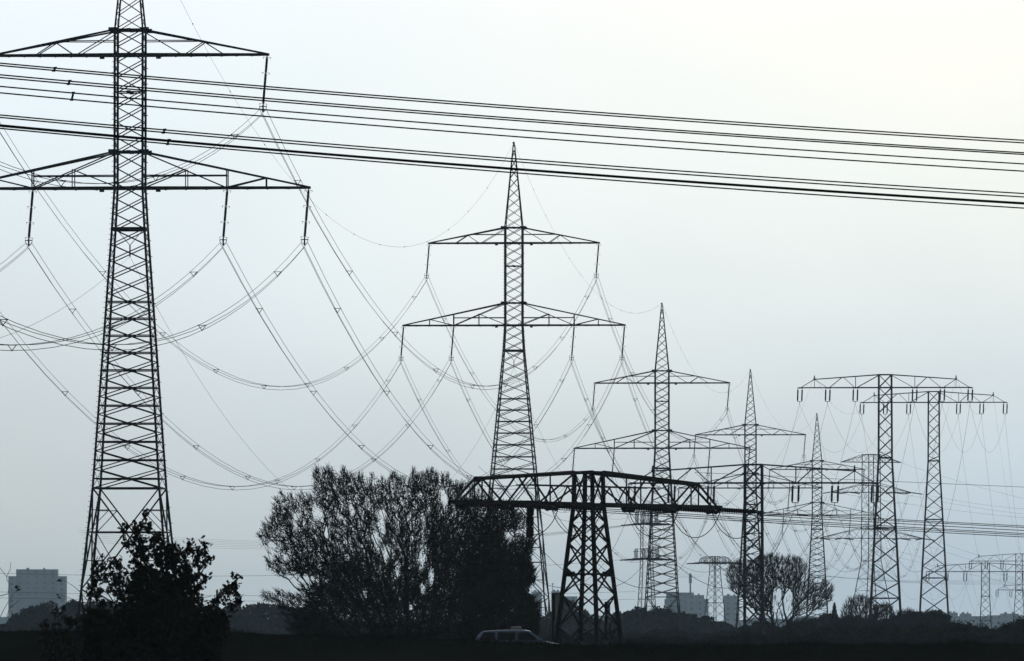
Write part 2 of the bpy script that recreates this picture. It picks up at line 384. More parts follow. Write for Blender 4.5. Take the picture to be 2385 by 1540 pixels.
# ---- single-beam pylons -------------------------------------------------
SB_OFF = [-14.8, -9.95, -5.15, 5.15, 9.95, 14.8]
def single_beam(label, px, d, above_eye, yaw, belt_d, abase, atop=1.12, wl=.2, wd=.1, strain=False, hfac=1.0, ends=(True, True)):
    zl = above_eye + CZ; x = (px-CXP)/FD*d
    root = thing('single_beam_pylon', label, 'pylon', (x, d, 0), yaw, 'single-beam lattice pylons of one line')
    ht = 2.24*hfac; he = (1.6 if strain else 1.45)*hfac; zt = zl+ht
    zb0 = max(zl-belt_d, 1)
    prof = [(zt, atop), (zb0, atop*1.06), (0, abase)] if not strain else [(zt, atop*.95), (zl, atop), (0, abase)]
    m = Mast(prof); mast_legs(m, root, wl, M_STEEL)
    br = MB(); z = zl; nb = zl-belt_d
    xbrace(br, m, zt, zl, wd)
    while z > .4:
        h = .95 + .56*2*m.half(z)
        if strain: h = .82*2*m.half(z)
        z1 = z-h
        if z > nb > z1+.01 and not strain: z1 = nb if (z-nb) > h*.5 else nb
        if z1 < .6: z1 = .1
        xbrace(br, m, z, z1, wd, 0, 0, 1.0 if strain else .8)
        if abs(z1-nb) < .01: belt(br, m, z1, wd*1.8); nb -= belt_d; [br.box((0, sy*m.half(z1), z1), (.4, .06, .3)) for sy in (-1, 1)]
        z = z1
    if strain:
        zp = zl - belt_d
        belt(br, m, zp, .09, .11); belt(br, m, zl-.12, .16, .2)
        for c in ((1, -1), (-1, 1)):
            a = m.half(zp); br.box((c[0]*a*.82, c[1]*a*.82, zp), (.5, .5, .3))
    belt(br, m, zl, wd*1.6); belt(br, m, zt, wd*1.5)
    br.build('bracing', M_STEEL, root)
    Le = 15.1; ye = .16
    ya = lambda xx: atop + (ye-atop)*(abs(xx)-atop)/(Le-atop) if abs(xx) > atop else atop
    th = lambda xx: zt + (he-ht)*(abs(xx)-atop)/(12.3-atop)
    for sx in (-1, 1):
        am = MB(); f = 1.3 if strain else 1.0
        for sy in (-1, 1):
            P = lambda xx, z_: (sx*xx, sy*ya(xx), z_)
            am.bar(P(atop, zl), P(Le, zl), .17*f, .19*f); am.bar(P(atop, zt), P(12.3, th(12.3)), .13*f, .15*f)
            am.bar(P(12.3, th(12.3)), P(14.7, zl), .1)
            lw = .085*(.95 if strain else 1)
            am.bar(P(atop, zt-.1), P(4.95, zl), lw); am.bar(P(5.3, zl), P(7.25, th(7.25)), lw)
            am.bar(P(7.5, th(7.5)), P(9.7, zl), lw); am.bar(P(10.1, zl), P(12.3, th(12.3)), lw)
            am.bar(P(12.3, zl), P(12.3, th(12.3)), lw*.8); am.bar(P(5.15, zl), P(5.15, th(5.15)), lw*.8)
            if strain:
                am.bar(P(2.2, zl), P(3.3, zl+ht*.55), lw*.8); am.bar(P(3.3, zl+ht*.55), P(4.2, zl), lw*.8); am.bar(P(atop, zl+ht*.56), P(7.4, zl+ht*.56), lw*.9)
        k = 9; xx = np.linspace(atop, Le, k+1)
        for i in range(k):
            s1 = 1 if i % 2 else -1
            am.bar((sx*xx[i], s1*ya(xx[i]), zl-.06), (sx*xx[i+1], -s1*ya(xx[i+1]), zl-.06), .08*f)
            am.bar((sx*xx[i], s1*ya(xx[i]), th(xx[i]) if xx[i] < 12.3 else zl+.1), (sx*xx[i], -s1*ya(xx[i]), th(xx[i]) if xx[i] < 12.3 else zl+.1), .06*f)
        am.box((sx*12.3, 0, th(12.3)), (.35, .3, .25)); 
        am.build('crossarm', M_STEEL, root)
        sp = MB(); sp.tube([(sx*12.3, 0, th(12.3)), (sx*12.3, 0, th(12.3)+(.12 if strain else .7))], [.2 if strain else .14, .06], 6); sp.build('earth_wire_spike', M_STEEL, root)
    cy, sn = math.cos(yaw), math.sin(yaw)
    W = lambda p: np.array((x + p[0]*cy - p[1]*sn, d + p[0]*sn + p[1]*cy, p[2]))
    pts = []
    if not strain:
        for xx in SB_OFF:
            hg = MB(); xt = min(max(xx, -14.9), 14.9)
            io = None
            mbi = MB()
            for sg in (-1, 1):
                a_, b_ = (xt+sg*.37, 0, zl-.12), (xt-.08+sg*.37, 0, zl-2.35)
                mbi.lathe(a_, b_, [(0, .04), (.1, .04), (.12, .13), (.3, .13), (.5, .13), (.52, .09), (.54, .13), (.95, .13), (.96, .05), (1, .05)], 6)
            io = mbi.build('insulator_string', M_INS, root)
            yk = MB(); yk.bar((xt-.5, 0, zl-2.4), (xt+.34, 0, zl-2.4), .09); yk.bar((xt-.08, 0, zl-2.4), (xt-.08, 0, zl-2.8), .08)
            yk.build('yoke_plate', M_STEEL, io)
            yk = MB(); yk.bar((xt-.5, 0, zl-.08), (xt+.5, 0, zl-.08), .12); yk.build('hanger_bar', M_STEEL, io)
            pts.append(W((xt-.08, 0, zl-2.8)))
    return dict(root=root, p=pts, e=[W((-12.3, 0, th(12.3)+.7)), W((12.3, 0, th(12.3)+.7))], W=W, zl=zl, x=x, d=d, yaw=yaw, ya=ya)

F1YAW = R(59)
F1 = single_beam('low black strain pylon with thick beam, beside the big bushy tree', 1371, 540, 7.19, F1YAW, 4.0, 1.46, .63, .19, .08, True, .84)
F2 = single_beam('low single-beam pylon whose mast rises through the spreading bare tree', 1755, 1138, 17.8, YAW, 99, 1.5, 1.03, .27, .13)
F3 = single_beam('tall single-beam pylon with its beam highest of the pair', 2062, 1625, 42.0, YAW, 12.2, 2.85, 1.1, .27, .13)
F4 = single_beam('tall single-beam pylon standing just behind and beside its twin', 2175, 1933, 46.9, YAW, 12.1, 3.2, 1.1, .26, .12)
F5 = single_beam('small far single-beam pylon beyond the low shrubs', 2295, 2400, 14.8, YAW, 6.3, 1.6, 1.0, .17, .09)
F6 = single_beam('small far single-beam pylon half cut by the picture edge', 2373, 2865, 20.9, YAW, 9, 2.0, 1.0, .17, .09)
F7 = single_beam('faintest far single-beam pylon, only one beam end in view', 2420, 3300, 13.9, YAW, 8, 1.8, 1.0, .17, .09)

# ------------------------------------------------------------------ wires
def sagpts(p, q, sag, n=28):
    t_ = np.linspace(0, 1, n)[:, None]; P = p + (q-p)*t_; P[:, 2] -= (4*sag*t_*(1-t_))[:, 0]; return P
def bundle3(p, q, sag, label, group, nsp=8, r=.021, fan=True):
    P = sagpts(p, q, sag); root = thing('conductor_bundle', label, 'power line', tuple(P[0]), 0, group)
    o0 = np.array(P[0]); dirv = (q-p)/np.linalg.norm(q-p); side = np.cross(dirv, (0, 0, 1)); side /= np.linalg.norm(side)
    offs = [side*.27, -side*.27, np.array((0, 0, -.36))]
    for o in offs:
        mb = MB(); mb.tube(P - o0 + o, r, 4); mb.build('conductor', M_WIRE, root)
    for k in range(nsp):
        t_ = (k+.6)/nsp; c = p + (q-p)*t_; c = c + np.array((0, 0, -4*sag*t_*(1-t_))) - o0
        sp = MB()
        for i in range(3): sp.bar(c+offs[i], c+offs[(i+1) % 3], .045)
        for i in range(3): sp.box(c+offs[i], (.08, .14, .08))
        sp.build('spacer', M_STEEL, root)
    return root
def wire(p, q, sag, label, group, r=.017, name='power_cable', markers=0, cat='power line', n=28):
    P = sagpts(p, q, sag, n); root = thing(name, label, cat, tuple(P[0]), 0, group)
    mb = MB(); mb.tube(P - P[0], r, 4); mb.build('conductor', M_WIRE, root)
    for k in range(markers):
        t_ = (k+.5)/markers; c = p + (q-p)*t_; c = c + np.array((0, 0, -4*sag*t_*(1-t_))) - P[0]
        b = MB(); b.lathe(c-np.array((0, .12, 0)), c+np.array((0, .12, 0)), [(0, .02), (.3, .06), (.7, .06), (1, .02)], 6); b.build('marker', M_STEEL, root)
    return root
xd = .0667
T0 = {k: v + np.array((-xd*352, -352, 0)) for k, v in T1.items()}
# strain end pylon of the two-tier line
def end_pylon():
    d = 2520; px = 2029; x = (px-CXP)/FD*d; yaw = R(28)
    root = thing('three_tier_pylon', 'hazy grey three-tier strain pylon with flat top, behind the tall single-beam pair', 'pylon', (x, d, 0), yaw)
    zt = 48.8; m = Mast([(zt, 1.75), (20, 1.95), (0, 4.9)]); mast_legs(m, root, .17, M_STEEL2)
    br = MB(); z = zt
    while z > .5:
        h = .7+.5*2*m.half(z); z1 = max(z-h, .1)
        xbrace(br, m, z, z1, .07)
        if z < 20: belt(br, m, z1, .08)
        z = z1
    for z in (48.7, 46.6, 40.4, 38.5, 28.5, 26.1, 20, 8): belt(br, m, z, .17)
    br.build('bracing', M_STEEL, root)
    cy, sn = math.cos(yaw), math.sin(yaw); W = lambda p: np.array((x + p[0]*cy - p[1]*sn, d + p[0]*sn + p[1]*cy, p[2]))
    tips = {}
    for z, Lh, ht in ((46.6, 9.2, 2.1), (38.5, 12.6, 2.4), (26.1, 16.2, 3.0)):
        for sx in (-1, 1):
            am = MB(); a0 = m.half(z)
            for sy in (-1, 1):
                ya = lambda xx: a0 + (.3-a0)*(xx-a0)/(Lh-a0)
                tp = lambda xx: z + ht*(1-(xx-a0)/(Lh-a0))
                P = lambda xx, z_: (sx*xx, sy*ya(xx), z_)
                am.bar(P(a0, z), P(Lh, z), .17); am.bar(P(a0, z+ht), P(Lh, z), .13)
                xx = np.linspace(a0, Lh, 7)
                for i in range(6): am.bar(P(xx[i], z if i % 2 else tp(xx[i])), P(xx[i+1], tp(xx[i+1]) if i % 2 else z), .07)
            am.build('crossarm', M_STEEL, root)
            tips[(z, sx)] = W((sx*Lh, 0, z))
            tips[(z, sx, 'i')] = W((sx*Lh*.55, 0, z))
    # strain insulators towards the line that leaves to the side
    for key, p in tips.items():
        if key[0] > 46: continue
        lp = np.array(((p[0]-x)*cy + (p[1]-d)*sn, -(p[0]-x)*sn + (p[1]-d)*cy, p[2]))
        for dv in (np.array((3.0, -1.6, -.45)), np.array((-2.2, -2.4, -.4))):
            dl = np.array((dv[0]*cy + dv[1]*sn, -dv[0]*sn + dv[1]*cy, dv[2]))
            mbi = MB(); mbi.lathe(lp, lp+dl, [(0, .05), (.1, .16), (.45, .16), (.5, .08), (.55, .16), (.92, .16), (1, .05)], 6); mbi.build('insulator_string', M_INS, root)
    return tips
GT = end_pylon()
T6 = {'ul': GT[(38.5, -1)], 'ur': GT[(38.5, 1)], 'll': GT[(26.1, -1)], 'li': GT[(26.1, -1, 'i')], 'ri': GT[(26.1, 1, 'i')], 'rr': GT[(26.1, 1)], 'top': GT[(46.6, -1)]}
for k in T6: T6[k] = T6[k] + np.array((-1, -2, -.4)) if k != 'top' else T6[k]
T6['mid'] = GT[(26.1, -1, 'i')] + np.array((3, 0, -2))
chain = [(T0, T1, 13, 6, 'side span beyond the picture edge ending at the biggest two-tier pylon', 12),
         (T1, T2, 18, 9, 'span between the biggest and second two-tier pylons', 20.4),
         (T2, T3, 11.6, 7, 'span between the second and third two-tier pylons', 9),
         (T3, T4, 12, 7, 'span between the third and fourth two-tier pylons', 9),
         (T4, T5, 10, 6, 'span between the fourth and fifth two-tier pylons', 8),
         (T5, T6, 10, 6, 'span between the fifth two-tier pylon and the three-tier one', 8)]
slot = {'ul': 'upper-arm wire bundle, left-side tip', 'ur': 'upper-arm wire bundle, right-side tip', 'll': 'lower-arm wire bundle, left-side outer tip',
        'li': 'lower-arm wire bundle, left-side inner string', 'ri': 'lower-arm wire bundle, right-side inner string', 'rr': 'lower-arm wire bundle, right-side outer tip'}
for a, b, sg, ns, lab, es in chain:
    short = lab.replace('side span beyond the picture edge ending at the', 'near span reaching the').replace('span between the', 'from').replace(' and ', ' to ', 1).replace(' two-tier pylons', ' two-tier pylon').replace('the three-tier one', 'three-tier one')
    for k in slot:
        p, q = a[k], b[k]
        dn = np.array((0, 0, -.1))
        bundle3(p+dn, q+dn, sg, slot[k] + ', ' + short, 'three-wire bundles of the two-tier line', ns)
    wire(a['mid'], b['mid'], {13: 12.5, 18: 21, 11.6: 12, 12: 12, 10: 10}[sg], 'thin data cable hung in the masts, ' + short, 'data cables of the two-tier line', .013, 'data_cable')
    wire(a['top'], b['top'], es, 'thin earth wire between pylon peaks, ' + short, 'earth wires of the two-tier line', .012, 'earth_wire', 14)

# single-beam line
ords = ['outermost left-side', 'middle left-side', 'inner left-side', 'inner right-side', 'middle right-side', 'outermost right-side']
W1 = F1['W']; F1['offs'] = [-14.2, -9.3, -4.4, 4.4, 9.3, 14.2]
d1 = np.array((F2['x']-F1['x'], F2['d']-F1['d'], 0)); d1 /= np.linalg.norm(d1)
b1 = np.array((math.cos(F1YAW), math.sin(F1YAW), 0)); d2 = 2*np.dot(d1, b1)*b1 - d1
cy, sn = math.cos(F1YAW), math.sin(F1YAW)
LV = lambda v: np.array((v[0]*cy + v[1]*sn, -v[0]*sn + v[1]*cy, v[2]))
F1p = []; F1s = []
for i, ox in enumerate(F1['offs']):
    A = np.array((ox, 0, F1['zl']-.12))
    E = []
    for dv in (d1, d2):
        dd = LV(dv); q0 = A + dd*.5; q1 = A + dd*3.2 + np.array((0, 0, -.13)); perp = np.cross(dd, (0, 0, 1))
        mbi = MB()
        for sg in (-1, 1):
            prof = [(0, .05), (.05, .05)] + [(t_, .15 if j % 2 == 0 else .09) for j, t_ in enumerate(np.linspace(.06, .92, 30))] + [(.94, .05), (1, .05)]
            mbi.lathe(q0+perp*.24*sg, q1+perp*.24*sg, prof, 8)
        io = mbi.build('insulator_string', M_INS, F1['root'])
        yk = MB(); yk.bar(q0-perp*.34, q0+perp*.34, .14, .16); yk.bar(A, q0, .12); yk.build('yoke_plate', M_STEEL, io)
        yk = MB(); yk.bar(q1-perp*.34, q1+perp*.34, .14, .16); yk.bar(q1, q1+dd*.3, .1)
        yk.build('yoke_plate', M_STEEL, io)
        E.append(W1(q1+dd*.3))
    F1p.append(E[0]); F1s.append(E[1])
    # jumper loop
    tt = np.linspace(0, 1, 18)[:, None]; J = E[0] + (E[1]-E[0])*tt + np.array((0, 0, -1))*(1.55*(1-(2*tt-1)**2)**.75)
    root = thing('jumper_cable', ords[i] + ' jumper loop sagging under the black strain pylon beam', 'cable', tuple(J[0]), 0, 'jumper loops under the strain pylon')
    mb = MB(); mb.tube(J-J[0], .025, 5); mb.build('conductor', M_WIRE, root)
# one upright support insulator on the near half of the beam
insulator(F1['root'], (-6.9, -.2, F1['zl']-.1), (-6.95, -.2, F1['zl']-2.0), .17, .09, (0, 1, 0))
nm = ['black strain pylon', 'low tree-side pylon', 'taller single-beam twin', 'farther single-beam twin', 'small shrub-side pylon', 'edge-cut far pylon', 'faintest far pylon']
Fs = [F1, F2, F3, F4, F5, F6, F7]; sags = [7, 17, 8, 17, 13, 10]
for i in range(6):
    pa = F1p if i == 0 else Fs[i]['p']; pb = Fs[i+1]['p']
    for k in range(6):
        wire(pa[k], pb[k], sags[i], f'{ords[k]} cable from the {nm[i]} to the {nm[i+1]}', 'cables of the single-beam line', .021 if i < 2 else .017)
    for k in range(2):
        wire(Fs[i]['e'][k], Fs[i+1]['e'][k], sags[i]*.7, f'{("left-side", "right-side")[k]} earth wire from the {nm[i]} to the {nm[i+1]}', 'earth wires of the single-beam line', .011, 'earth_wire', 6 if i > 1 else 0)
# cables leaving the strain pylon sideways
for k in range(6):
    yt = (1225.5, 1229, 1236, 1243, 1246.5, 1251)[5-k]; p_ = F1s[k]; ux = (2385-CXP)/FD
    tt_ = (ux*p_[1]-p_[0])/(d2[0]-ux*d2[1]); zz_ = PX(2385, yt, p_[1]+d2[1]*tt_)[2]
    s_ = (p_[2]-zz_)/(tt_*(1-tt_/300)); q = F1s[k] + d2*300
    r_ = wire(F1s[k], q, s_*75, f'{ords[k]} cable leaving the black strain pylon towards the picture edge', 'cables leaving the strain pylon sideways', .021)
wire(F1['e'][1], F1['e'][1] + d2*300, 2.4, 'thin earth wire leaving the black strain pylon towards the picture edge', 'cables leaving the strain pylon sideways', .012, 'earth_wire')

# near twin cables crossing the upper sky
A_ = [((147.3, 152.7), (327, 333), [126], 'topmost'), ((174.4, 180.7), (356, 360), [160], 'second from top'), ((201.4, 216.4), (382, 399), [168], 'third from top and widest-spaced'),
      ((268, 273.6), (451, 459), [381], 'fourth from top'), ((291.0, 299.2), (474.5, 485), [391], 'lowest'), ((291.6, 294.2), (472.5, 475.4), [], 'fifth from top, thickest-looking')]
def ypos(y0, y1, px):
    u = px/2385; return y0 + (y1-y0)*u + 40*u*(1-u)
for (l0, r0, sps, lab) in A_:
    dist = lambda px: 252 + 22*(px/2385)
    pxs = np.linspace(-700, 3100, 40)
    P0 = np.array(PX(pxs[0], ypos(l0[0], r0[0], pxs[0]), dist(pxs[0])))
    root = thing('twin_cable', f'black near twin cable crossing the sky, {lab} of six', 'power line', tuple(P0), 0, 'near twin cables crossing the sky')
    for j in range(2):
        P = np.array([PX(p, ypos(l0[j], r0[j], p), dist(p)+j*.1) for p in pxs]); mb = MB(); mb.tube(P-P0, .0215, 6, True); mb.build('conductor', M_WIRE, root, True)
    for sp_ in sps:
        a = np.array(PX(sp_+3, ypos(l0[0], r0[0], sp_+3)-1, dist(sp_)))-P0; b = np.array(PX(sp_-1, ypos(l0[1], r0[1], sp_-1)+1, dist(sp_)))-P0
        sb = MB(); sb.bar(a, b, .055, .055, .01); sb.box(a, (.09, .08, .05)); sb.box(b, (.09, .08, .05)); sb.build('spacer', M_STEEL, root)

# ------------------------------------------------------------------ hazy end-on pylons with round-looking tops
def endon(label, px, d, arms, yaw, atop, abase, archy):
    x = (px-CXP)/FD*d; root = thing('end_on_pylon', label, 'pylon', (x, d, 0), yaw)
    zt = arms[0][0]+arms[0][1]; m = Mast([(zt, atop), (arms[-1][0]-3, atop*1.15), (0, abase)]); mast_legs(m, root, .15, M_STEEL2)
    br = MB(); z = zt
    while z > .5:
        h = .6+.5*2*m.half(z); z1 = max(z-h, .1); xbrace(br, m, z, z1, .07); z = z1
    for a in arms: belt(br, m, a[0], .16); belt(br, m, a[0]+a[1], .14)
    belt(br, m, 9, .15)
    br.build('bracing', M_STEEL, root)
    cy, sn = math.cos(yaw), math.sin(yaw); W = lambda p: np.array((x + p[0]*cy - p[1]*sn, d + p[0]*sn + p[1]*cy, p[2]))
    out = []
    for z, ht, Lh, wy in arms:
        for sx in (-1, 1):
            am = MB(); xx = np.linspace(atop, Lh, 9)
            if archy: tp = [z + ht*math.sqrt(max(0, 1-((v-atop)/(Lh-atop))**2)) for v in xx]
            else: tp = [z+ht*(1 if v < Lh*.8 else .75) for v in xx]
            for sy in (-1, 1):
                ya = lambda v: wy*(1-.5*(v-atop)/(Lh-atop))
                P = [(sx*v, sy*ya(v), z) for v in xx]; Q = [(sx*v, sy*ya(v), t_) for v, t_ in zip(xx, tp)]
                for i in range(8):
                    am.bar(P[i], P[i+1], .17); am.bar(Q[i], Q[i+1], .13); am.bar(P[i], Q[i+1], .05)
                    if i % 2: am.bar(P[i+1], Q[i], .05)
                    if i % 3 == 0: am.bar(P[i], Q[i], .06)
            for i in range(0, 9, 2):
                am.bar((sx*xx[i], -wy*.7, z), (sx*xx[i], wy*.7, z), .12); am.bar((sx*xx[i], -wy*.7, tp[i]), (sx*xx[i], wy*.7, tp[i]), .07)
            am.build('crossarm', M_STEEL, root)
        offs = [-Lh, -Lh*.6, -Lh*.25, Lh*.25, Lh*.6, Lh]
        for o in offs:
            pr = []
            for sg in (-1, 1):
                A = np.array((o, sg*wy*.6, z-.15)); dv = LVX(np.array((sg*-1.0, 0, 0)), cy, sn); B = A + dv*3.4 + np.array((0, 0, -.35))
                mbi = MB(); mbi.lathe(A, B, [(0, .06), (.08, .17), (.45, .17), (.5, .08), (.55, .17), (.9, .17), (1, .06)], 6); mbi.build('insulator_string', M_INS, root)
                pr.append(W(B))
            out.append((pr[0], pr[1]))
    return out
def LVX(v, cy, sn): return np.array((v[0]*cy + v[1]*sn, -v[0]*sn + v[1]*cy, v[2]))
U2 = endon('hazy slim pylon with two boxy round-topped decks, behind the third two-tier pylon', 1506, 2300, [(27.7, 2.9, 8.0, 1.7), (19.1, 2.3, 8.5, 1.9)], R(104), 1.15, 2.2, False)
U1 = endon('hazy mushroom-topped pylon beside the flat grey apartment block', 1665, 2600, [(20.3, 1.55, 4.8, 2.2)], R(140), .95, 2.4, True)
for i in range(6):
    a, b = U2[6+i], U1[i]
    p, q = (a[0], b[1]) if a[0][0] > a[1][0] else (a[1], b[0])
    wire(p, q, 4, f'{ords[i]} cable strung from the boxy hazy pylon to the mushroom-topped one', 'cables between the hazy pylons', .017)
for i in range(6):
    a = U1[i]; p = a[0] if a[0][0] > a[1][0] else a[1]
    wire(p, p + np.array((150, 330, 2.+i*.5)), 6, f'{ords[i]} cable leaving the mushroom-topped pylon', 'cables leaving the mushroom-topped pylon', .016)
for i, (yl, yr, lab) in enumerate(((1326, 1290, 'highest'), (1372, 1366, 'middle'), (1388, 1384, 'lowest'))):
    p = np.array(PX(-300, yl-1, 1700)); q = np.array(PX(1480, yr+12 if i else 1301, 2295))
    wire(p, q, (2.6, 1.2, .8)[i], f'{lab} of three faint cables low behind the trees', 'faint low cables behind the trees', .03, n=40)
for i, a in enumerate(U2[:6]):
    p = a[0] if a[0][0] < a[1][0] else a[1]
    wire(p, p + np.array((-130, -90, -5+.6*i)), 3.5, f'{ords[i]} cable leaving the upper deck of the boxy hazy pylon', 'cables leaving the boxy hazy pylon', .017)
# cables leaving the three-tier pylon
for i, (key, y1) in enumerate((((46.6, 1), 1142), ((38.5, 1), 1166), ((38.5, 1, 'i'), 1178), ((38.5, -1), 1187), ((26.1, 1), 1302), ((26.1, 1, 'i'), 1318), ((26.1, -1, 'i'), 1330), ((26.1, -1), 1345))):
    p = GT[key] + np.array((3.0, -1.6, -.45) if key[0] < 46 else (0, 0, 0)); q = np.array(PX(2385, y1, 2440)); q2 = p + (q-p)*2.2
    wire(p, q2, 2.2, f'faint cable {("one","two","three","four","five","six","seven","eight")[i]} from top leaving the three-tier pylon', 'faint cables leaving the three-tier pylon', .02)

# ------------------------------------------------------------------ trees
def in_poly(px, py, poly):
    poly = np.asarray(poly, float); x0, y0 = poly[:, 0], poly[:, 1]; x1, y1 = np.roll(x0, -1), np.roll(y0, -1)
    ins = np.zeros(len(px), bool)
    for a, b, c, d_ in zip(x0, y0, x1, y1):
        k = ((b > py) != (d_ > py)) & (px < (c-a)*(py-b)/(d_-b+1e-9)+a); ins ^= k
    return ins
def edge_dist(px, py, poly):
    poly = np.asarray(poly, float); D = np.full(len(px), 1e9)
    for (a, b), (c, d_) in zip(poly, np.roll(poly, -1, 0)):
        ex, ey = c-a, d_-b; t_ = np.clip(((px-a)*ex+(py-b)*ey)/(ex*ex+ey*ey+1e-9), 0, 1)
        D = np.minimum(D, np.hypot(px-a-t_*ex, py-b-t_*ey))
    return D
def sample(poly, n, d, rng, zmin=.3, thick=1.0, keep=None, edge=0):
    """random points in the volume whose front outline is poly"""
    poly = np.asarray(poly, float); lo, hi = poly.min(0), poly.max(0); out_ = []
    wmid = (hi[0]-lo[0])/2/FD*d
    while sum(len(o) for o in out_) < n:
        p = rng.uniform(lo, hi, (n*2, 2)); k = in_poly(p[:, 0], p[:, 1], poly); p = p[k]
        if keep is not None: p = p[rng.random(len(p)) < keep(p[:, 0], p[:, 1])]
        e_ = edge_dist(p[:, 0], p[:, 1], poly)/FD*d
        dep = np.minimum(np.sqrt(np.maximum(e_, .02)*wmid)*.9, wmid*.8)*thick
        yy = rng.uniform(-1, 1, len(p))*dep
        X_ = (p[:, 0]-CXP)/FD*d; Z_ = CZ + (YH-p[:, 1])/FD*d
        out_.append(np.stack([X_, d+yy, np.maximum(Z_, zmin)], -1))
    return np.concatenate(out_)[:n]
def grow(tips, starts, seg=.6, alpha=.35, jit=.06, rng=RNG):
    """join every tip to a growing skeleton. starts: list of polylines. returns nodes, parent, order"""
    Nn = []; Pr = []; Pl = []
    for line in starts:
        for i, p in enumerate(line):
            Nn.append(np.array(p, float)); Pr.append(-1 if i == 0 else len(Nn)-2); Pl.append(0 if i == 0 else Pl[-1]+np.linalg.norm(Nn[-1]-Nn[-2]))
    root = np.array(starts[0][0], float)
    order = np.argsort(np.linalg.norm(tips-root, axis=1)); M_ = len(Nn)
    buf = np.zeros((len(tips)*14+M_+10, 3)); pl = np.zeros(len(buf)); buf[:M_] = Nn; pl[:M_] = Pl
    for ti in order:
        t_ = tips[ti]; A = buf[:M_]; dv = t_-A; dd = np.linalg.norm(dv, axis=1)
        up = dv[:, 2]/(dd+1e-6); rv = A-root; rn = np.linalg.norm(rv, axis=1)+1e-6
        co = (dv*rv).sum(1)/(dd+1e-6)/rn
        cost = dd*(1.55-.35*up-.45*co) + alpha*pl[:M_]*.5
        j = int(np.argmin(cost)); L_ = dd[j]; k = max(1, min(12, int(L_/seg))); p0 = buf[j].copy(); par = j
        bow = np.array((0, 0, 1.0))*(-.10*L_); o1 = rng.normal(0, jit*L_, 3)
        for s_ in range(1, k+1):
            f = s_/k; q = p0+(t_-p0)*f + (bow+o1)*math.sin(math.pi*f)
            if M_ >= len(buf): break
            buf[M_] = q; pl[M_] = pl[par]+np.linalg.norm(q-buf[par]); Pr.append(par); par = M_; M_ += 1
    return buf[:M_], np.array(Pr[:M_])
def radii(P, Pr, r0, pw=2.3, rmax=9):
    r = np.zeros(len(P)); ch = np.zeros(len(P), bool); ch[Pr[Pr >= 0]] = True
    acc = np.where(ch, 0, r0**pw)
    for i in range(len(P)-1, -1, -1):
        if Pr[i] >= 0: acc[Pr[i]] += acc[i]
    return np.minimum(acc**(1/pw), rmax), ~ch
def wood(P, Pr, r, name, parent, m=M_BARK, sel=None):
    """all edges as three-sided tapered prisms, one mesh"""
    idx = np.where(Pr >= 0)[0]
    if sel is not None: idx = idx[sel[idx]]
    A = P[Pr[idx]]; B = P[idx]; ra = np.minimum(r[Pr[idx]], r[idx]*1.6); rb = r[idx]
    T = B-A; ln = np.linalg.norm(T, axis=1)[:, None]+1e-9; T /= ln
    ref = np.where(np.abs(T[:, 2:3]) > .9, np.array([[0, 1., 0]]), np.array([[0, 0, 1.]]))
    U = np.cross(T, ref); U /= np.linalg.norm(U, axis=1)[:, None]+1e-9; W_ = np.cross(U, T); B = B+T*rb[:, None]*.5
    k = 4; a = np.arange(k)*2*math.pi/k
    ringA = A[:, None]+ra[:, None, None]*(np.cos(a)[None, :, None]*U[:, None]+np.sin(a)[None, :, None]*W_[:, None])
    ringB = B[:, None]+rb[:, None, None]*(np.cos(a)[None, :, None]*U[:, None]+np.sin(a)[None, :, None]*W_[:, None])
    Q = np.stack([np.stack([ringA[:, i], ringA[:, (i+1) % k], ringB[:, (i+1) % k], ringB[:, i]], 1) for i in range(k)], 1).reshape(-1, 4, 3)
    return quads_obj(name, Q, 4, m, parent)
def leaves(C_, ln, wd, spread, rng, lobes=False):
    """leaf polygons round the centres C_"""
    n = len(C_); c = C_ + rng.normal(0, spread, (n, 3)); a = rng.normal(0, 1, (n, 3)); a /= np.linalg.norm(a, axis=1)[:, None]
    b = np.cross(a, rng.normal(0, 1, (n, 3))); b /= np.linalg.norm(b, axis=1)[:, None]
    s = rng.uniform(.6, 1.3, n)[:, None]
    a *= ln*s; b *= wd*s
    if lobes:
        pts_ = [(-.5, 0), (-.25, .45), (-.05, .22), (.12, .6), (.25, .2), (.6, 0), (.25, -.2), (.12, -.6), (-.05, -.22), (-.25, -.45)]
        return np.stack([c+a*u+b*v for u, v in pts_], 1)
    return np.stack([c-a*.5, c+b*.5, c+a*.5, c-b*.5], 1)
def local(o, V, base): return V-np.array(base)

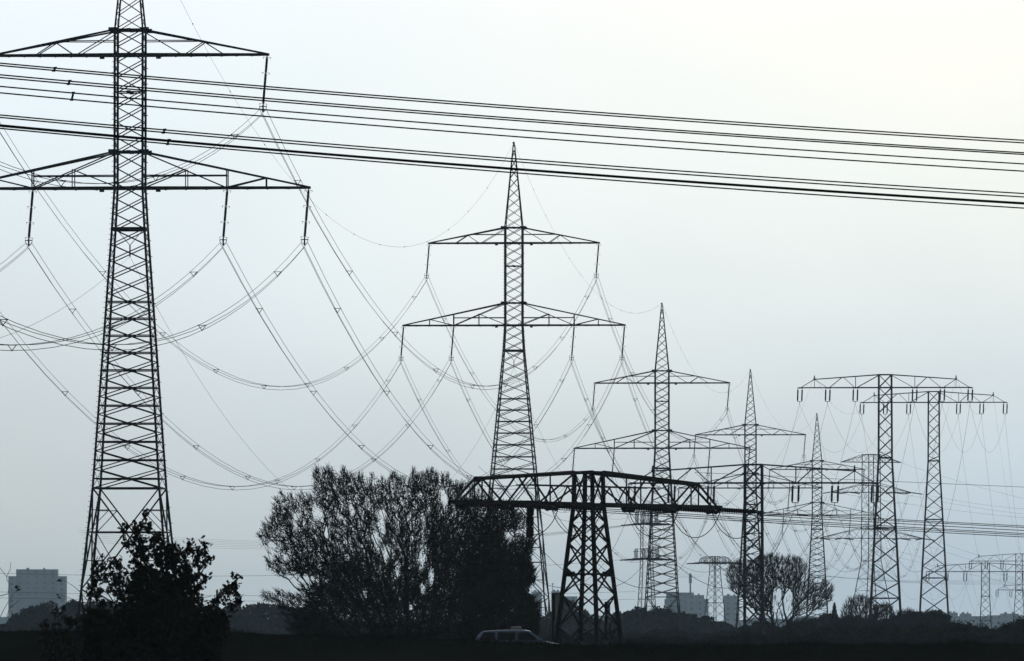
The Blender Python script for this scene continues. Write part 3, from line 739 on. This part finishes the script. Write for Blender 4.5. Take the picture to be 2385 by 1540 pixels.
def make_tree(name, label, group, poly, d, ntips, nleaf, leaf, wood_r, starts_px, seed, seg=.6, alpha=.35, keep=None, thick=1.0, mleaf=M_LEAF, spread=.2, lobes=False, lkeep=None, extra=0, cat='tree', trunk_thr=.05, fill=0, fill_keep=None, shoots=0, shoot=(.5, .008)):
    rng = np.random.default_rng(seed)
    S0 = []
    for line in starts_px:
        S0.append([np.array(((p[0]-CXP)/FD*d, d+(p[2] if len(p) > 2 else 0), CZ+(YH-p[1])/FD*d)) for p in line])
        S0[-1][0][2] = -.1
    base = S0[0][0].copy(); base[2] = 0
    tips = sample(poly, ntips, d, rng, .4, thick, keep)
    P, Pr = grow(tips, S0, seg, alpha, rng=rng)
    r, term = radii(P, Pr, wood_r)
    root = thing(name, label, cat, tuple(base), 0, group)
    P = P-base
    big = r > trunk_thr
    wood(P, Pr, r, 'trunk', root, sel=big); 
    if (~big).any():
        P2, Pr2, r2, sel2 = P, Pr, r, ~big
        if shoots:
            c = np.where(term)[0]; c = c[rng.integers(0, len(c), shoots)]; o_ = P[c]
            dv = o_-np.array((0, 0, o_[:, 2].max()*.12)); dv /= np.linalg.norm(dv, axis=1)[:, None]
            dv = dv*.7 + np.array((0, 0, .55)) + rng.normal(0, .3, o_.shape); dv /= np.linalg.norm(dv, axis=1)[:, None]
            q_ = o_ + dv*(shoot[0]*rng.uniform(.5, 1.4, shoots))[:, None]
            P2 = np.concatenate([P, q_]); Pr2 = np.concatenate([Pr, c]); r2 = np.concatenate([r, np.full(shoots, shoot[1])]); sel2 = np.concatenate([~big, np.ones(shoots, bool)])
        wood(P2, Pr2, r2, 'twigs', root, sel=sel2)
    if nleaf:
        cand = np.where(r < wood_r*2.6)[0]; pick = cand[rng.integers(0, len(cand), nleaf)]
        C_ = P[pick]
        if lkeep is not None:
            pxx = CXP+(C_[:, 0]+base[0])/d*FD; pyy = YH-(C_[:, 2]-CZ)/d*FD; C_ = C_[rng.random(len(C_)) < lkeep(pxx, pyy)]
        V = leaves(C_, leaf[0], leaf[1], spread, rng, lobes)
        if fill: V = np.concatenate([V, leaves(sample(poly, fill, d, rng, .1, thick, fill_keep)-base, leaf[0]*1.35, leaf[1]*1.5, spread, rng, lobes)])
        quads_obj('crown', V, V.shape[1], mleaf, root)
    return root

willow = [(690,1500),(655,1440),(640,1405),(612,1395),(618,1382),(660,1378),(690,1392),(700,1372),(660,1345),(625,1322),(620,1290),(606,1255),(618,1222),(636,1208),(642,1165),(655,1152),(690,1162),(700,1150),(724,1158),(735,1130),(728,1112),(738,1090),(752,1098),(768,1092),(780,1108),(800,1098),(826,1112),(842,1104),(852,1128),(868,1112),(900,1120),(914,1104),(930,1118),(950,1130),(962,1096),(985,1108),(1008,1098),(1020,1112),(1040,1108),(1058,1130),(1090,1128),(1120,1150),(1150,1170),(1185,1180),(1212,1200),(1230,1212),(1222,1232),(1205,1240),(1222,1244),(1246,1262),(1236,1290),(1232,1310),(1248,1332),(1240,1360),(1226,1378),(1244,1396),(1256,1412),(1250,1500)]
GAPS = [(891,1212,7,26),(1034,1160,8,18),(899,1290,9,16),(875,1258,8,14),(981,1306,9,20),(957,1414,7,9),(739,1197,14,16),(633,1280,20,18),(700,1352,40,12),(1188,1250,12,14),(1005,1345,7,20),(925,1330,5,20),(760,1240,7,12),(820,1190,5,14),(1085,1150,8,10),(690,1215,7,20),(668,1300,10,10),(985,1370,6,14),(850,1385,6,9)]
def gap(px, py):
    k = np.ones(len(px))
    for a, b, rx, ry in GAPS: k *= 1-.93*np.exp(-(((px-a)/rx/1.25)**2+((py-b)/ry/1.25)**2)**2)
    return k
def wk(px, py): return gap(px, py)*np.where(py > 1420, .35, .9)
def wf(px, py):
    k = np.zeros(len(px)); k[(py > 1425) & (px > 690)] = .9; k[(py > 1405) & (px > 720)] = .6
    k = np.maximum(k, np.clip((px-1000)/110, 0, 1)*np.clip((py-1150)/110, 0, 1)*np.where(px < 1205, .6, .0)); k = np.maximum(k, .8*np.clip((px-1030)/60, 0, 1)*np.clip((py-1240)/60, 0, 1)*(px < 1244))
    k[(px > 750) & (py > 1310) & (px < 860)] = .5
    k = np.maximum(k, np.clip((py-np.where(px < 1000, 1270, 1180))/200, 0, .45)*(edge_dist(px, py, willow) > 26))
    return k*gap(px, py)**2
make_tree('bushy_tree', 'big many-stemmed bushy tree, dark and wispy-edged, before the second pylon', None, willow, 600, 8500, 100000, (.13, .045), .011,
          [[(960,1500),(955,1440),(950,1390)], [(900,1500),(850,1430),(800,1360)], [(930,1500),(900,1420),(880,1340)], [(1000,1500,-1),(1010,1400),(1015,1300),(1010,1230)], [(860,1500,1),(780,1440),(720,1390)], [(1060,1500,1),(1090,1400),(1110,1300)], [(1030,1500,-1),(1050,1420),(1065,1330)], [(950,1390),(945,1300),(925,1250)]], 11,
          seg=.45, alpha=.16, keep=wk, lkeep=lambda x, y: gap(x, y), mleaf=M_LEAF, spread=.10, fill=105000, fill_keep=wf, trunk_thr=.045, shoots=15000, shoot=(.36, .008))

bush = [(205,1500),(196,1455),(214,1400),(208,1360),(222,1330),(216,1302),(232,1296),(250,1312),(268,1300),(282,1306),(296,1296),(286,1262),(292,1240),(274,1222),(290,1208),(306,1216),(322,1226),(330,1204),(344,1192),(354,1212),(358,1240),(376,1256),(400,1254),(412,1275),(430,1252),(444,1262),(452,1284),(466,1262),(474,1252),(482,1276),(494,1300),(478,1318),(488,1340),(462,1368),(470,1388),(500,1385),(522,1372),(532,1352),(556,1336),(574,1340),(560,1362),(548,1378),(562,1390),(556,1412),(536,1430),(528,1455),(512,1480),(500,1575),(205,1575)]
def bk(px, py):
    k = np.full(len(px), .55); k[(px > 300) & (px < 470) & (py > 1290)] = .9; k[(np.abs(px-290) < 16) & (np.abs(py-1318) < 16)] = .0; k[(px > 225) & (px < 285) & (py > 1385) & (py < 1425)] = .25; k[py > 1425] = 1
    return k
make_tree('leafy_bush', 'black broad-leaved bush hiding the feet of the biggest pylon', None, bush, 300, 1100, 10500, (.14, .12), .008,
          [[(355,1580),(352,1450),(345,1380),(340,1300)], [(370,1580,.3),(410,1440),(450,1380)], [(330,1580,-.3),(290,1440),(250,1380)]], 5, seg=.22, alpha=.25, keep=bk, mleaf=M_LEAF, spread=.075, lobes=True, fill=9000,
          fill_keep=lambda x, y: np.where(y > 1440, .9, np.where((x > 310) & (x < 455) & (y > 1340), .35, .0))*(bk(x, y) > .01))

spread_tree = [(1790,1500),(1770,1440),(1735,1400),(1700,1376),(1692,1345),(1702,1320),(1726,1310),(1744,1318),(1760,1310),(1775,1304),(1800,1298),(1822,1304),(1842,1302),(1862,1310),(1880,1322),(1892,1345),(1896,1362),(1920,1352),(1938,1372),(1934,1400),(1905,1425),(1870,1440),(1852,1500)]
def sk(px, py):
    k = np.full(len(px), .9); k[(px > 1800) & (px < 1846) & (py > 1372)] = .03; k[(py > 1425)] = .1; k[(px < 1765) & (py > 1378)] = .5; k[(px > 1865) & (py < 1366)] = .5; k[(px > 1865)] *= .8
    return k
make_tree('spreading_tree', 'bare-limbed spreading tree with rounded twiggy crown in the middle distance', None, spread_tree, 1160, 3600, 5000, (.2, .05), .015,
          [[(1800,1500),(1798,1440),(1792,1400)], [(1838,1500,2),(1834,1452),(1826,1425),(1822,1395),(1818,1360)], [(1834,1452,2),(1850,1415),(1872,1396),(1900,1385)], [(1790,1490,-2),(1775,1430),(1765,1385)]], 21, seg=.6, alpha=.2, keep=sk, mleaf=M_LEAF2, spread=.3, trunk_thr=.07, shoots=6500, shoot=(.6, .012),
          lkeep=lambda x, y: np.where(y < 1380, .95, .45))

# bare sapling and sprigs at the edge
make_tree('bare_sapling', 'leafless sapling with fine upright twigs at the picture edge', None, [(-60,1400),(-30,1270),(6,1284),(10,1330),(24,1300),(38,1296),(42,1318),(22,1370),(62,1368),(60,1400),(30,1430),(10,1460)], 300, 40, 0, (.1, .1), .007,
          [[(-40,1540),(-25,1450),(-15,1400)]], 31, seg=.25, alpha=.02, thick=.3)
make_tree('low_shrub', 'low shrub with sparse broad leaves beside the feet of the biggest pylon', None, [(84,1575),(90,1490),(98,1450),(110,1430),(128,1416),(120,1400),(146,1402),(160,1428),(182,1432),(190,1470),(196,1575)], 300, 90, 420, (.14, .12), .008,
          [[(130,1585),(130,1490)]], 32, seg=.2, alpha=.2, mleaf=M_LEAF, spread=.06, lobes=True, cat='shrub')
for i, (tx, ty, rx, ry) in enumerate([(140, 1350, 205, 1400), (43, 1370, -10, 1460), (136, 1388, 200, 1420)]):
    rng = np.random.default_rng(40+i); p0 = np.array(PX(rx, ry, 300)); p1 = np.array(PX(tx, ty, 300))
    root = thing('leafy_twig', ('thin twig with a few dark leaves above the low shrub', 'lone drooping leaf twig near the bare sapling', 'short leafy twig poking out below a longer one')[i], 'twig', tuple(p0))
    mb = MB(); tt = np.linspace(0, 1, 8)[:, None]; PP = (p1-p0)*tt + np.array((0, 0, .12))*np.sin(tt*math.pi); mb.tube(PP, np.linspace(.012, .004, 8), 4); mb.build('stem', M_BARK, root)
    V = leaves(np.repeat([p1-p0], 5, 0), .16, .1, .045, rng, True); quads_obj('leaves', V, 10, M_LEAF, root)

def clump_tree(name, label, group, px, ytop, wpx, d, seed, mleaf=M_LEAF3, nblob=16, nleaf=1400, lsz=.55, conifer=False, ybase=1475):
    rng = np.random.default_rng(seed); x = (px-CXP)/FD*d; H = CZ+(YH-ytop)/FD*d; Wd = wpx/2/FD*d
    root = thing(name, label, 'tree', (x, d, 0), 0, group)
    tr = MB(); tr.tube([(0, 0, -.2), (rng.normal(0, .1), 0, H*.35), (rng.normal(0, .2), 0, H*.75)], [H*.028, H*.02, H*.008], 6); 
    for k in range(6):
        a = rng.uniform(0, 6.28); z0 = H*rng.uniform(.25, .6); tr.tube([(0, 0, z0), (math.cos(a)*Wd*.35, math.sin(a)*Wd*.35, z0+H*.12), (math.cos(a)*Wd*.6, math.sin(a)*Wd*.6, z0+H*.28)], [H*.012, H*.008, H*.003], 4)
    tr.build('trunk', M_BARK, root)
    if conifer:
        z = rng.uniform(0, 1, nleaf)**1.2; rr = Wd*(1-z)*(.75+.25*np.abs(np.sin(z*22)))*np.sqrt(rng.random(nleaf)); a = rng.uniform(0, 6.28, nleaf)
        C_ = np.stack([rr*np.cos(a), rr*np.sin(a), z*H], -1)
    else:
        bc = []; 
        for k in range(nblob):
            a = rng.uniform(0, 6.28); z = rng.uniform(.12, .86); rad = Wd*math.sqrt(max(0, 1-((z-.42)/.6)**2))*rng.uniform(.2, .85)
            bc.append((rad*math.cos(a), rad*math.sin(a), z*H, Wd*rng.uniform(.22, .42)))
        bc.append((0, 0, H*.82, Wd*.3)); bc = np.array(bc); k = rng.integers(0, len(bc), nleaf); v = rng.normal(0, 1, (nleaf, 3)); v /= np.linalg.norm(v, axis=1)[:, None]
        v *= (rng.random(nleaf)**.45)[:, None]; C_ = bc[k, :3] + v*bc[k, 3:4]; C_[:, 2] = np.clip(C_[:, 2], .1, H)
    V = leaves(C_, lsz, lsz*.6, .02, rng); quads_obj('crown', V, 4, mleaf, root)

# hazy tree belts: each tree its own
def belt_trees(spec, group, words_, mleaf=M_LEAF3):
    adj = ['broad', 'narrow', 'rounded', 'lopsided', 'ragged', 'squat', 'slender', 'domed', 'leaning', 'bushy', 'thin', 'full']
    for i, (px, yt, wp, d) in enumerate(spec):
        clump_tree('hazy_tree', f'{adj[i % 12]} hazy tree, {ordinal(i)} along the {words_}', group, px, yt, wp*1.3, d, 100+i+int(px), mleaf, 24, 2600, .7)
ORD = 'first second third fourth fifth sixth seventh eighth ninth tenth eleventh twelfth thirteenth fourteenth fifteenth sixteenth seventeenth eighteenth nineteenth twentieth'.split()
def ordinal(i): return ORD[i] if i < 20 else 'twenty-'+ORD[i-20]
D1 = 1900
belt_trees([(12,1455,60,D1),(38,1430,46,D1),(64,1414,52,D1-40),(90,1403,48,D1),(120,1395,64,D1+30),(150,1404,50,D1),(176,1392,56,D1+20),(206,1400,60,D1-30),(250,1396,70,D1),(300,1404,70,D1+20),(360,1410,80,D1),(430,1412,80,D1-30),(500,1408,60,D1),(545,1402,54,D1+20),(580,1404,60,D1),(612,1400,56,D1-20),(650,1406,60,D1+10),(690,1414,60,D1),(735,1420,60,D1)], 'hazy tree belt behind the biggest pylon', 'tree belt behind the biggest pylon')
belt_trees([(1262,1440,50,D1),(1290,1424,48,D1),(1320,1394,60,D1),(1352,1420,44,D1),(1380,1440,40,D1-30),(1416,1436,46,D1-20),(1452,1424,50,D1),(1480,1414,60,D1+30),(1512,1420,56,D1),(1540,1412,50,D1-20),(1570,1424,50,D1),(1600,1432,60,D1+40),(1640,1436,60,D1),(1672,1450,40,D1)], 'hazy tree belt under the third two-tier pylon', 'tree belt below the third two-tier pylon')
D2 = 1500
belt_trees([(1742,1462,56,D2),(1772,1450,50,D2-30),(1862,1452,60,D2),(1895,1444,56,D2+20),(1925,1430,50,D2),(1968,1440,54,D2-30),(2030,1436,64,D2),(2078,1444,56,D2),(2108,1432,60,D2+20),(2140,1426,64,D2),(2172,1424,60,D2-40),(2196,1432,50,D2)], 'dark trees at the feet of the tall single-beam pair', 'tree row around the tall single-beam pair')
clump_tree('conifer', 'small dark conifer poking above the tree row', None, 1943, 1406, 46, 1450, 77, M_PINE, nleaf=1800, lsz=.45, conifer=True)
clump_tree('conifer', 'distant conifer tip just clear of the leafy bush', None, 506, 1374, 26, 1500, 78, M_PINE, nleaf=700, lsz=.45, conifer=True)
clump_tree('slim_poplar', 'slim hazy poplar seen through the legs of the strain pylon', None, 1352, 1385, 20, 1500, 79, M_LEAF2, nleaf=900, lsz=.4)
# leafless roadside trees among the row
def bare(px, yt, wp, d, seed, label, nt=700):
    poly = [(px-wp*.2, 1495), (px-wp*.35, 1470), (px-wp*.5, (yt+1470)/2), (px-wp*.33, yt+8), (px, yt), (px+wp*.33, yt+8), (px+wp*.5, (yt+1470)/2), (px+wp*.35, 1470), (px+wp*.2, 1495)]
    make_tree('bare_tree', label, 'bare twiggy trees at the field edge', poly, d, nt, 2200, (.2, .07), .017, [[(px, 1500), (px+random.uniform(-3, 3), (yt+1490)/2+12)], [(px+4, 1500, 1), (px+9, (yt+1480)/2+8)]], seed, seg=.8, alpha=.25, mleaf=M_LEAF2, spread=.25, trunk_thr=.06, shoots=nt*2, shoot=(.6, .012))
bare(2003, 1392, 86, 1300, 51, 'tall bare twiggy tree between the conifer and the tall pylon leg', 1000)
bare(2058, 1412, 60, 1280, 52, 'bare twiggy tree squarely under the taller single-beam twin')
bare(2112, 1424, 66, 1300, 53, 'rounded bare tree between the two tall single-beam pylons')
bare(2166, 1428, 70, 1280, 54, 'bare tree wrapped round the farther twin pylon legs')
bare(1868, 1446, 60, 1250, 55, 'low bare bush beside the trunk of the spreading tree', 400)
bare(1975, 1436, 60, 1240, 56, 'low bare bush below the small conifer', 400)
for i, (px, yt, wp, lab) in enumerate([(2222,1452,50,'nearest the tall pylon leg'),(2252,1458,46,'left-hand neighbour of the small far pylon'),(2285,1464,44,'under the small far pylon mast'),(2318,1470,40,'in the gap after the small far pylon'),(2350,1456,50,'below the edge-cut far pylon'),(2380,1448,52,'touching the picture edge'),(2040,1462,70,'dark one under the taller twin'),(2100,1464,70,'dark one between the twins'),(2150,1462,70,'dark one under the farther twin'),(1925,1466,70,'dark one below the fifth two-tier pylon'),(1830,1474,60,'dark one at the spreading tree foot'),(1752,1478,50,'small one by the low pylon foot'),(1985,1468,60,'dark one beneath the tall bare tree'),(2200,1470,60,'dark one right of the farther twin')]):
    poly = [(px-wp*.5, 1500), (px-wp*.5, (yt+1485)/2), (px-wp*.3, yt+4), (px-wp*.1, yt+3), (px, yt), (px+wp*.3, yt+5), (px+wp*.5, (yt+1485)/2), (px+wp*.5, 1500)]
    make_tree('scrub_bush', 'scrubby bush, ' + lab, 'scrubby bushes along the field edge', poly, 1000+10*(i % 4), 260, 4200, (.3, .16), .014, [[(px, 1500), (px, 1488)], [(px-8, 1500, .5), (px-12, 1486)]], 60+i, seg=.5, alpha=.2, mleaf=M_LEAF2, spread=.25, trunk_thr=.05, cat='shrub')

def undergrowth(name, label, x0, x1, d, ytop, n, sz, seed):
    rng = np.random.default_rng(seed); H = CZ+(YH-ytop)/FD*d; xa, xb = (x0-CXP)/FD*d, (x1-CXP)/FD*d
    x = rng.uniform(xa, xb, n); hh = H*(.72+.28*np.sin(x*.55+seed)*np.sin(x*.21)+.1*np.sin(x*1.9)); z = hh*rng.random(n)**.7
    V = leaves(np.stack([x-xa, rng.uniform(-2, 2, n), z], -1), sz, sz*.6, .03, rng)
    o = quads_obj(name, V, 4, M_LEAF3); o.location = (xa, d, 0); tag(o, label, 'undergrowth', kind='stuff')
undergrowth('undergrowth', 'low tangled growth under the hazy tree belt', -80, 780, 1880, 1440, 9000, .8, 1)
undergrowth('undergrowth', 'low tangled growth before the hazy flats', 1230, 1760, 1880, 1452, 6000, .8, 2)
undergrowth('undergrowth', 'dark thicket at the feet of the tall pylons', 1725, 2215, 1470, 1452, 9000, .5, 3)
undergrowth('undergrowth', 'dark brambles along the field edge', 1180, 2440, 960, 1476, 30000, .22, 4)
undergrowth('undergrowth', 'rough dark growth across the middle field', 1230, 1780, 1350, 1466, 16000, .35, 5)

# ------------------------------------------------------------------ buildings
def block(name, label, parts_, d, floors=5.4, win=True, extra=None, depth=14, mat_=M_CONC):
    x0 = min(p[0] for p in parts_); x1 = max(p[1] for p in parts_); xc = (x0+x1)/2; bx = (xc-CXP)/FD*d
    root = thing(name, label, 'building', (bx, d, 0))
    nwin = 0
    for i, (a, b, yt) in enumerate(parts_):
        xa = (a-CXP)/FD*d-bx; xb = (b-CXP)/FD*d-bx; zt = CZ+(YH-yt)/FD*d; y0 = -.4*i
        mb = MB(); mb.box(((xa+xb)/2, depth/2+y0, zt/2), (xb-xa, depth, zt)); mb.build('wall', mat_ if i % 2 == 0 else M_CONC2, root)
        rf = MB(); rf.box(((xa+xb)/2, depth/2+y0, zt+.15), (xb-xa+.5, depth+.5, .3)); rf.build('roof', M_CONC2, root)
        if win:
            nc = max(1, int((xb-xa)/6.8)); nr = int((zt-2)/floors)
            for r_ in range(nr):
                z = zt-1.9-r_*floors
                if z < 5: break
                for c in range(nc):
                    if nwin >= 95: break
                    nwin += 1; wb = MB(); xx = xa+(c+.5)*(xb-xa)/nc; wb.box((xx, y0-.01, z), (2.6, .14, 2.2)); wb.build('window', M_GLASS, root)
    zt = max(CZ+(YH-p[2])/FD*d for p in parts_)
    for k in range(2):
        pb = parts_[-1]; xx = ((pb[0]+(pb[1]-pb[0])*(.28+.4*k))-CXP)/FD*d-bx; zz_ = CZ+(YH-pb[2])/FD*d+.3
        mb = MB(); mb.box((xx, 5, zz_+.7), (2.8-k, 3, 1.6)); mb.build('roof_plant', M_CONC2, root)
    return root
b1 = block('apartment_tower', 'pale stepped apartment tower fading in haze at the picture edge', [(20, 153, 1343), (38, 133, 1327)], 9000, depth=30)
b2 = block('apartment_block', 'hazy stepped apartment block with a chimney mast on its roof', [(1548, 1650, 1396), (1552, 1616, 1381), (1600, 1640, 1387)], 9000)
x = (1608-(1548+1650)/2)/FD*9000; zt = CZ+(YH-1381)/FD*9000
mb = MB(); mb.tube([(x, 6, zt), (x, 6, zt+19)], [.9, .6], 8); mb.tube([(x, 6, zt+9.5), (x, 6, zt+18)], [1.5, 1.3], 8); mb.build('roof_mast', M_CONC2, b2)
block('grey_slab', 'plain tall hazy slab block behind the mushroom-topped pylon', [(1686, 1722, 1388)], 9200)
block('low_block', 'low hazy block at the foot of the second two-tier pylon', [(1228, 1262, 1384), (1240, 1262, 1379)], 9200)
b3 = block('office_block', 'narrow hazy block with a pole beside the pale sign board', [(1284, 1345, 1390), (1284, 1306, 1378)], 9200)
mb = MB(); x = (1287-(1284+1345)/2)/FD*9200; zt = CZ+(YH-1378)/FD*9200; mb.tube([(x, 3, zt), (x, 3, zt+7)], .3, 6); mb.lathe((x, 3, zt+6.4), (x, 3, zt+8.4), [(0, .3), (.5, 1.0), (1, .3)], 8); mb.build('roof_pole', M_CONC2, b3)
block('long_hall', 'long low hazy building behind the small far pylon', [(2215, 2300, 1436), (2236, 2262, 1430)], 9400, mat_=M_CONC2, win=True)
block('long_hall', 'wide hazy building behind the edge-cut far pylon', [(2302, 2400, 1434), (2330, 2372, 1430)], 9500, mat_=M_CONC2)
block('corner_hall', 'tiny hazy hall with a spike roof by the farther twin pylon', [(2206, 2230, 1428)], 9600, mat_=M_CONC2)
# distant wooded rise
xs_ = np.linspace(-2200, 2200, 161); prof = 4 + 5*np.abs(np.sin(xs_*.004+1)) + 2.2*np.sin(xs_*.021) + 1.2*np.sin(xs_*.09)
V = []; 
for x, h in zip(xs_, prof): V += [(x, 10600, -.5), (x, 10700, max(h*1.5, 1)), (x, 11400, max(h*1.8, 1)), (x, 12000, -.5)]
F = [(i*4+j, (i+1)*4+j, (i+1)*4+j+1, i*4+j+1) for i in range(160) for j in range(3)]
mb = MB(); mb.add(V, F); h_ = mb.build('hills', M_LEAF3); tag(h_, 'low wooded rise on the horizon', kind='structure')

# ------------------------------------------------------------------ sign boards
for (px, w_, yt, yb, lab, dd) in ((1299, 13, 1384, 1446, 'tall pale sign board on a dark post beside the strain pylon', 560), (1418, 6, 1404, 1452, 'narrow pale sign board on a post behind the strain pylon legs', 590)):
    x = (px-CXP)/FD*dd; root = thing('sign_board', lab, 'sign', (x, dd, 0))
    z1 = CZ+(YH-yt)/FD*dd; z0 = CZ+(YH-yb)/FD*dd; ww = w_/FD*dd
    mb = MB(); mb.box((0, 0, (z0+z1)/2), (ww, .07, z1-z0)); mb.build('panel', M_BOARD, root)
    mb = MB(); mb.box((0, 0, z1+.04), (ww+.14, .13, .07)); mb.box((-ww/2-.04, .0, (z0+z1)/2), (.08, .12, z1-z0)); mb.build('frame', M_STEEL, root)
    mb = MB(); mb.tube([(-ww/2-.12, 0, -.1), (-ww/2-.12, 0, z1+.06)], .07, 8); mb.build('post', M_STEEL, root)
    mb = MB(); mb.tube([(ww/2, .05, -.1), (ww/2, .05, z0-.01)], .06, 8); mb.build('post', M_STEEL, root)

# ------------------------------------------------------------------ taxi
def car():
    d = 445.5; root = thing('taxi', 'pale blue estate taxi with a white roof sign, half hidden by the bank', 'car', ((1206-CXP)/FD*d, d, .112))
    prof_b = [(-2.25,.35),(-2.3,.62),(-2.24,.88),(-2.05,.93),(1.0,.93),(1.35,.92),(2.0,.80),(2.25,.68),(2.32,.5),(2.28,.3),(1.9,.22),(-1.9,.22)]
    def hull(prof, w0, w1, ztop):
        V = []; n = len(prof)
        for sy, ww in ((-1, 0), (1, 0)):
            for (x, z) in prof: V.append((x, sy*(w0 + (w1-w0)*max(0, min(1, (z-.9)/.55))), z))
        F = [tuple(range(n)), tuple(range(2*n-1, n-1, -1))] + [(i, i+n, (i+1) % n+n, (i+1) % n) for i in range(n)]
        return V, F
    mb = MB(); mb.add(*hull(prof_b, .88, .88, 1)); b = mb.build('body', M_PAINT, root)
    bv = b.modifiers.new('bevel', 'BEVEL'); bv.width = .06; bv.segments = 3
    prof_r = [(-2.05,.92),(-1.9,1.2),(-1.7,1.385),(-1.35,1.43),(-.6,1.465),(0,1.47),(.35,1.455),(.55,1.42),(1.3,.92)]
    mb = MB(); mb.add(*hull(prof_r, .84, .64, 1.47)); c = mb.build('cabin', M_PAINT, root); bv = c.modifiers.new('bevel', 'BEVEL'); bv.width = .05; bv.segments = 3
    wf_ = lambda z: .84+(.64-.84)*min(1, max(0, (z-.9)/.55))
    for (xa, xb, xc, xe) in ((-1.85,-1.05,-1.08,-1.62), (-.97,-.1,-.1,-.97), (-.02,1.02,.5,-.02)):
        mb = MB()
        for sy in (-1, 1):
            q = [(xa, .97), (xb, .97), (xc, 1.35), (xe, 1.35)]
            mb.add([(x_, sy*(wf_(z_)+.012), z_) for x_, z_ in q], [(0,1,2,3) if sy < 0 else (3,2,1,0)])
        mb.build('side_window', M_CGLASS, root)
    mb = MB(); mb.add([(1.24, -.74, .97), (1.24, .74, .97), (.62, .6, 1.385), (.62, -.6, 1.385)], [(0,1,2,3)]); mb.V[0][:, 2] += .012; mb.V[0][:, 0] += .012; mb.build('windscreen', M_CGLASS, root)
    for wx in (-1.4, 1.42):
        for sy in (-1, 1):
            a = np.linspace(0, 2*math.pi, 21)[:-1]
            mb = MB(); mb.lathe((wx, sy*.72, .32), (wx, sy*.9, .32), [(0, .28), (.05, .32), (.95, .32), (1, .28)], 20); wo = mb.build('wheel', M_RUB, root)
            mb = MB(); mb.lathe((wx, sy*.9, .32), (wx, sy*.91, .32), [(0, .2), (.9, .2), (1, .17)], 16); mb.build('rim', M_STEEL2, wo)
    for sy in (-1, 1):
        mb = MB(); mb.box((2.25, sy*.62, .64), (.16, .34, .15)); mb.build('headlight', M_WHITE, root)
        mb = MB(); mb.box((-2.25, sy*.68, .8), (.12, .24, .22)); mb.build('tail_light', M_LAMP, root)
        mb = MB(); mb.box((.95, sy*.97, 1.0), (.12, .18, .13)); mb.bar((.95, sy*.84, .97), (.95, sy*.95, .99), .05); mb.build('mirror', M_PAINT, root)
    mb = MB(); mb.box((-.08, 0, 1.56), (.5, .3, .14)); s_ = mb.build('roof_sign', M_WHITE, root); bv = s_.modifiers.new('bevel', 'BEVEL'); bv.width = .04; bv.segments = 3
    mb = MB(); mb.box((-.08, 0, 1.483), (.56, .24, .03)); mb.build('sign_base', M_RUB, s_)
car()

# ------------------------------------------------------------------ haze
mb = MB(); mb.box((0, 6200, 35), (5000, 13000, 72)); hz = mb.build('haze', M_CONC); tag(hz, 'pale even haze over the fields', kind='stuff')
hm = bpy.data.materials.new('haze'); hm.use_nodes = True; n = hm.node_tree.nodes; n.clear()
ho = n.new('ShaderNodeOutputMaterial'); vp = n.new('ShaderNodeVolumePrincipled')
vp.inputs['Color'].default_value = (.60, .82, 1.0, 1); vp.inputs['Density'].default_value = 4.2e-5; vp.inputs['Anisotropy'].default_value = .7
hm.node_tree.links.new(vp.outputs[0], ho.inputs['Volume']); hz.data.materials[0] = hm
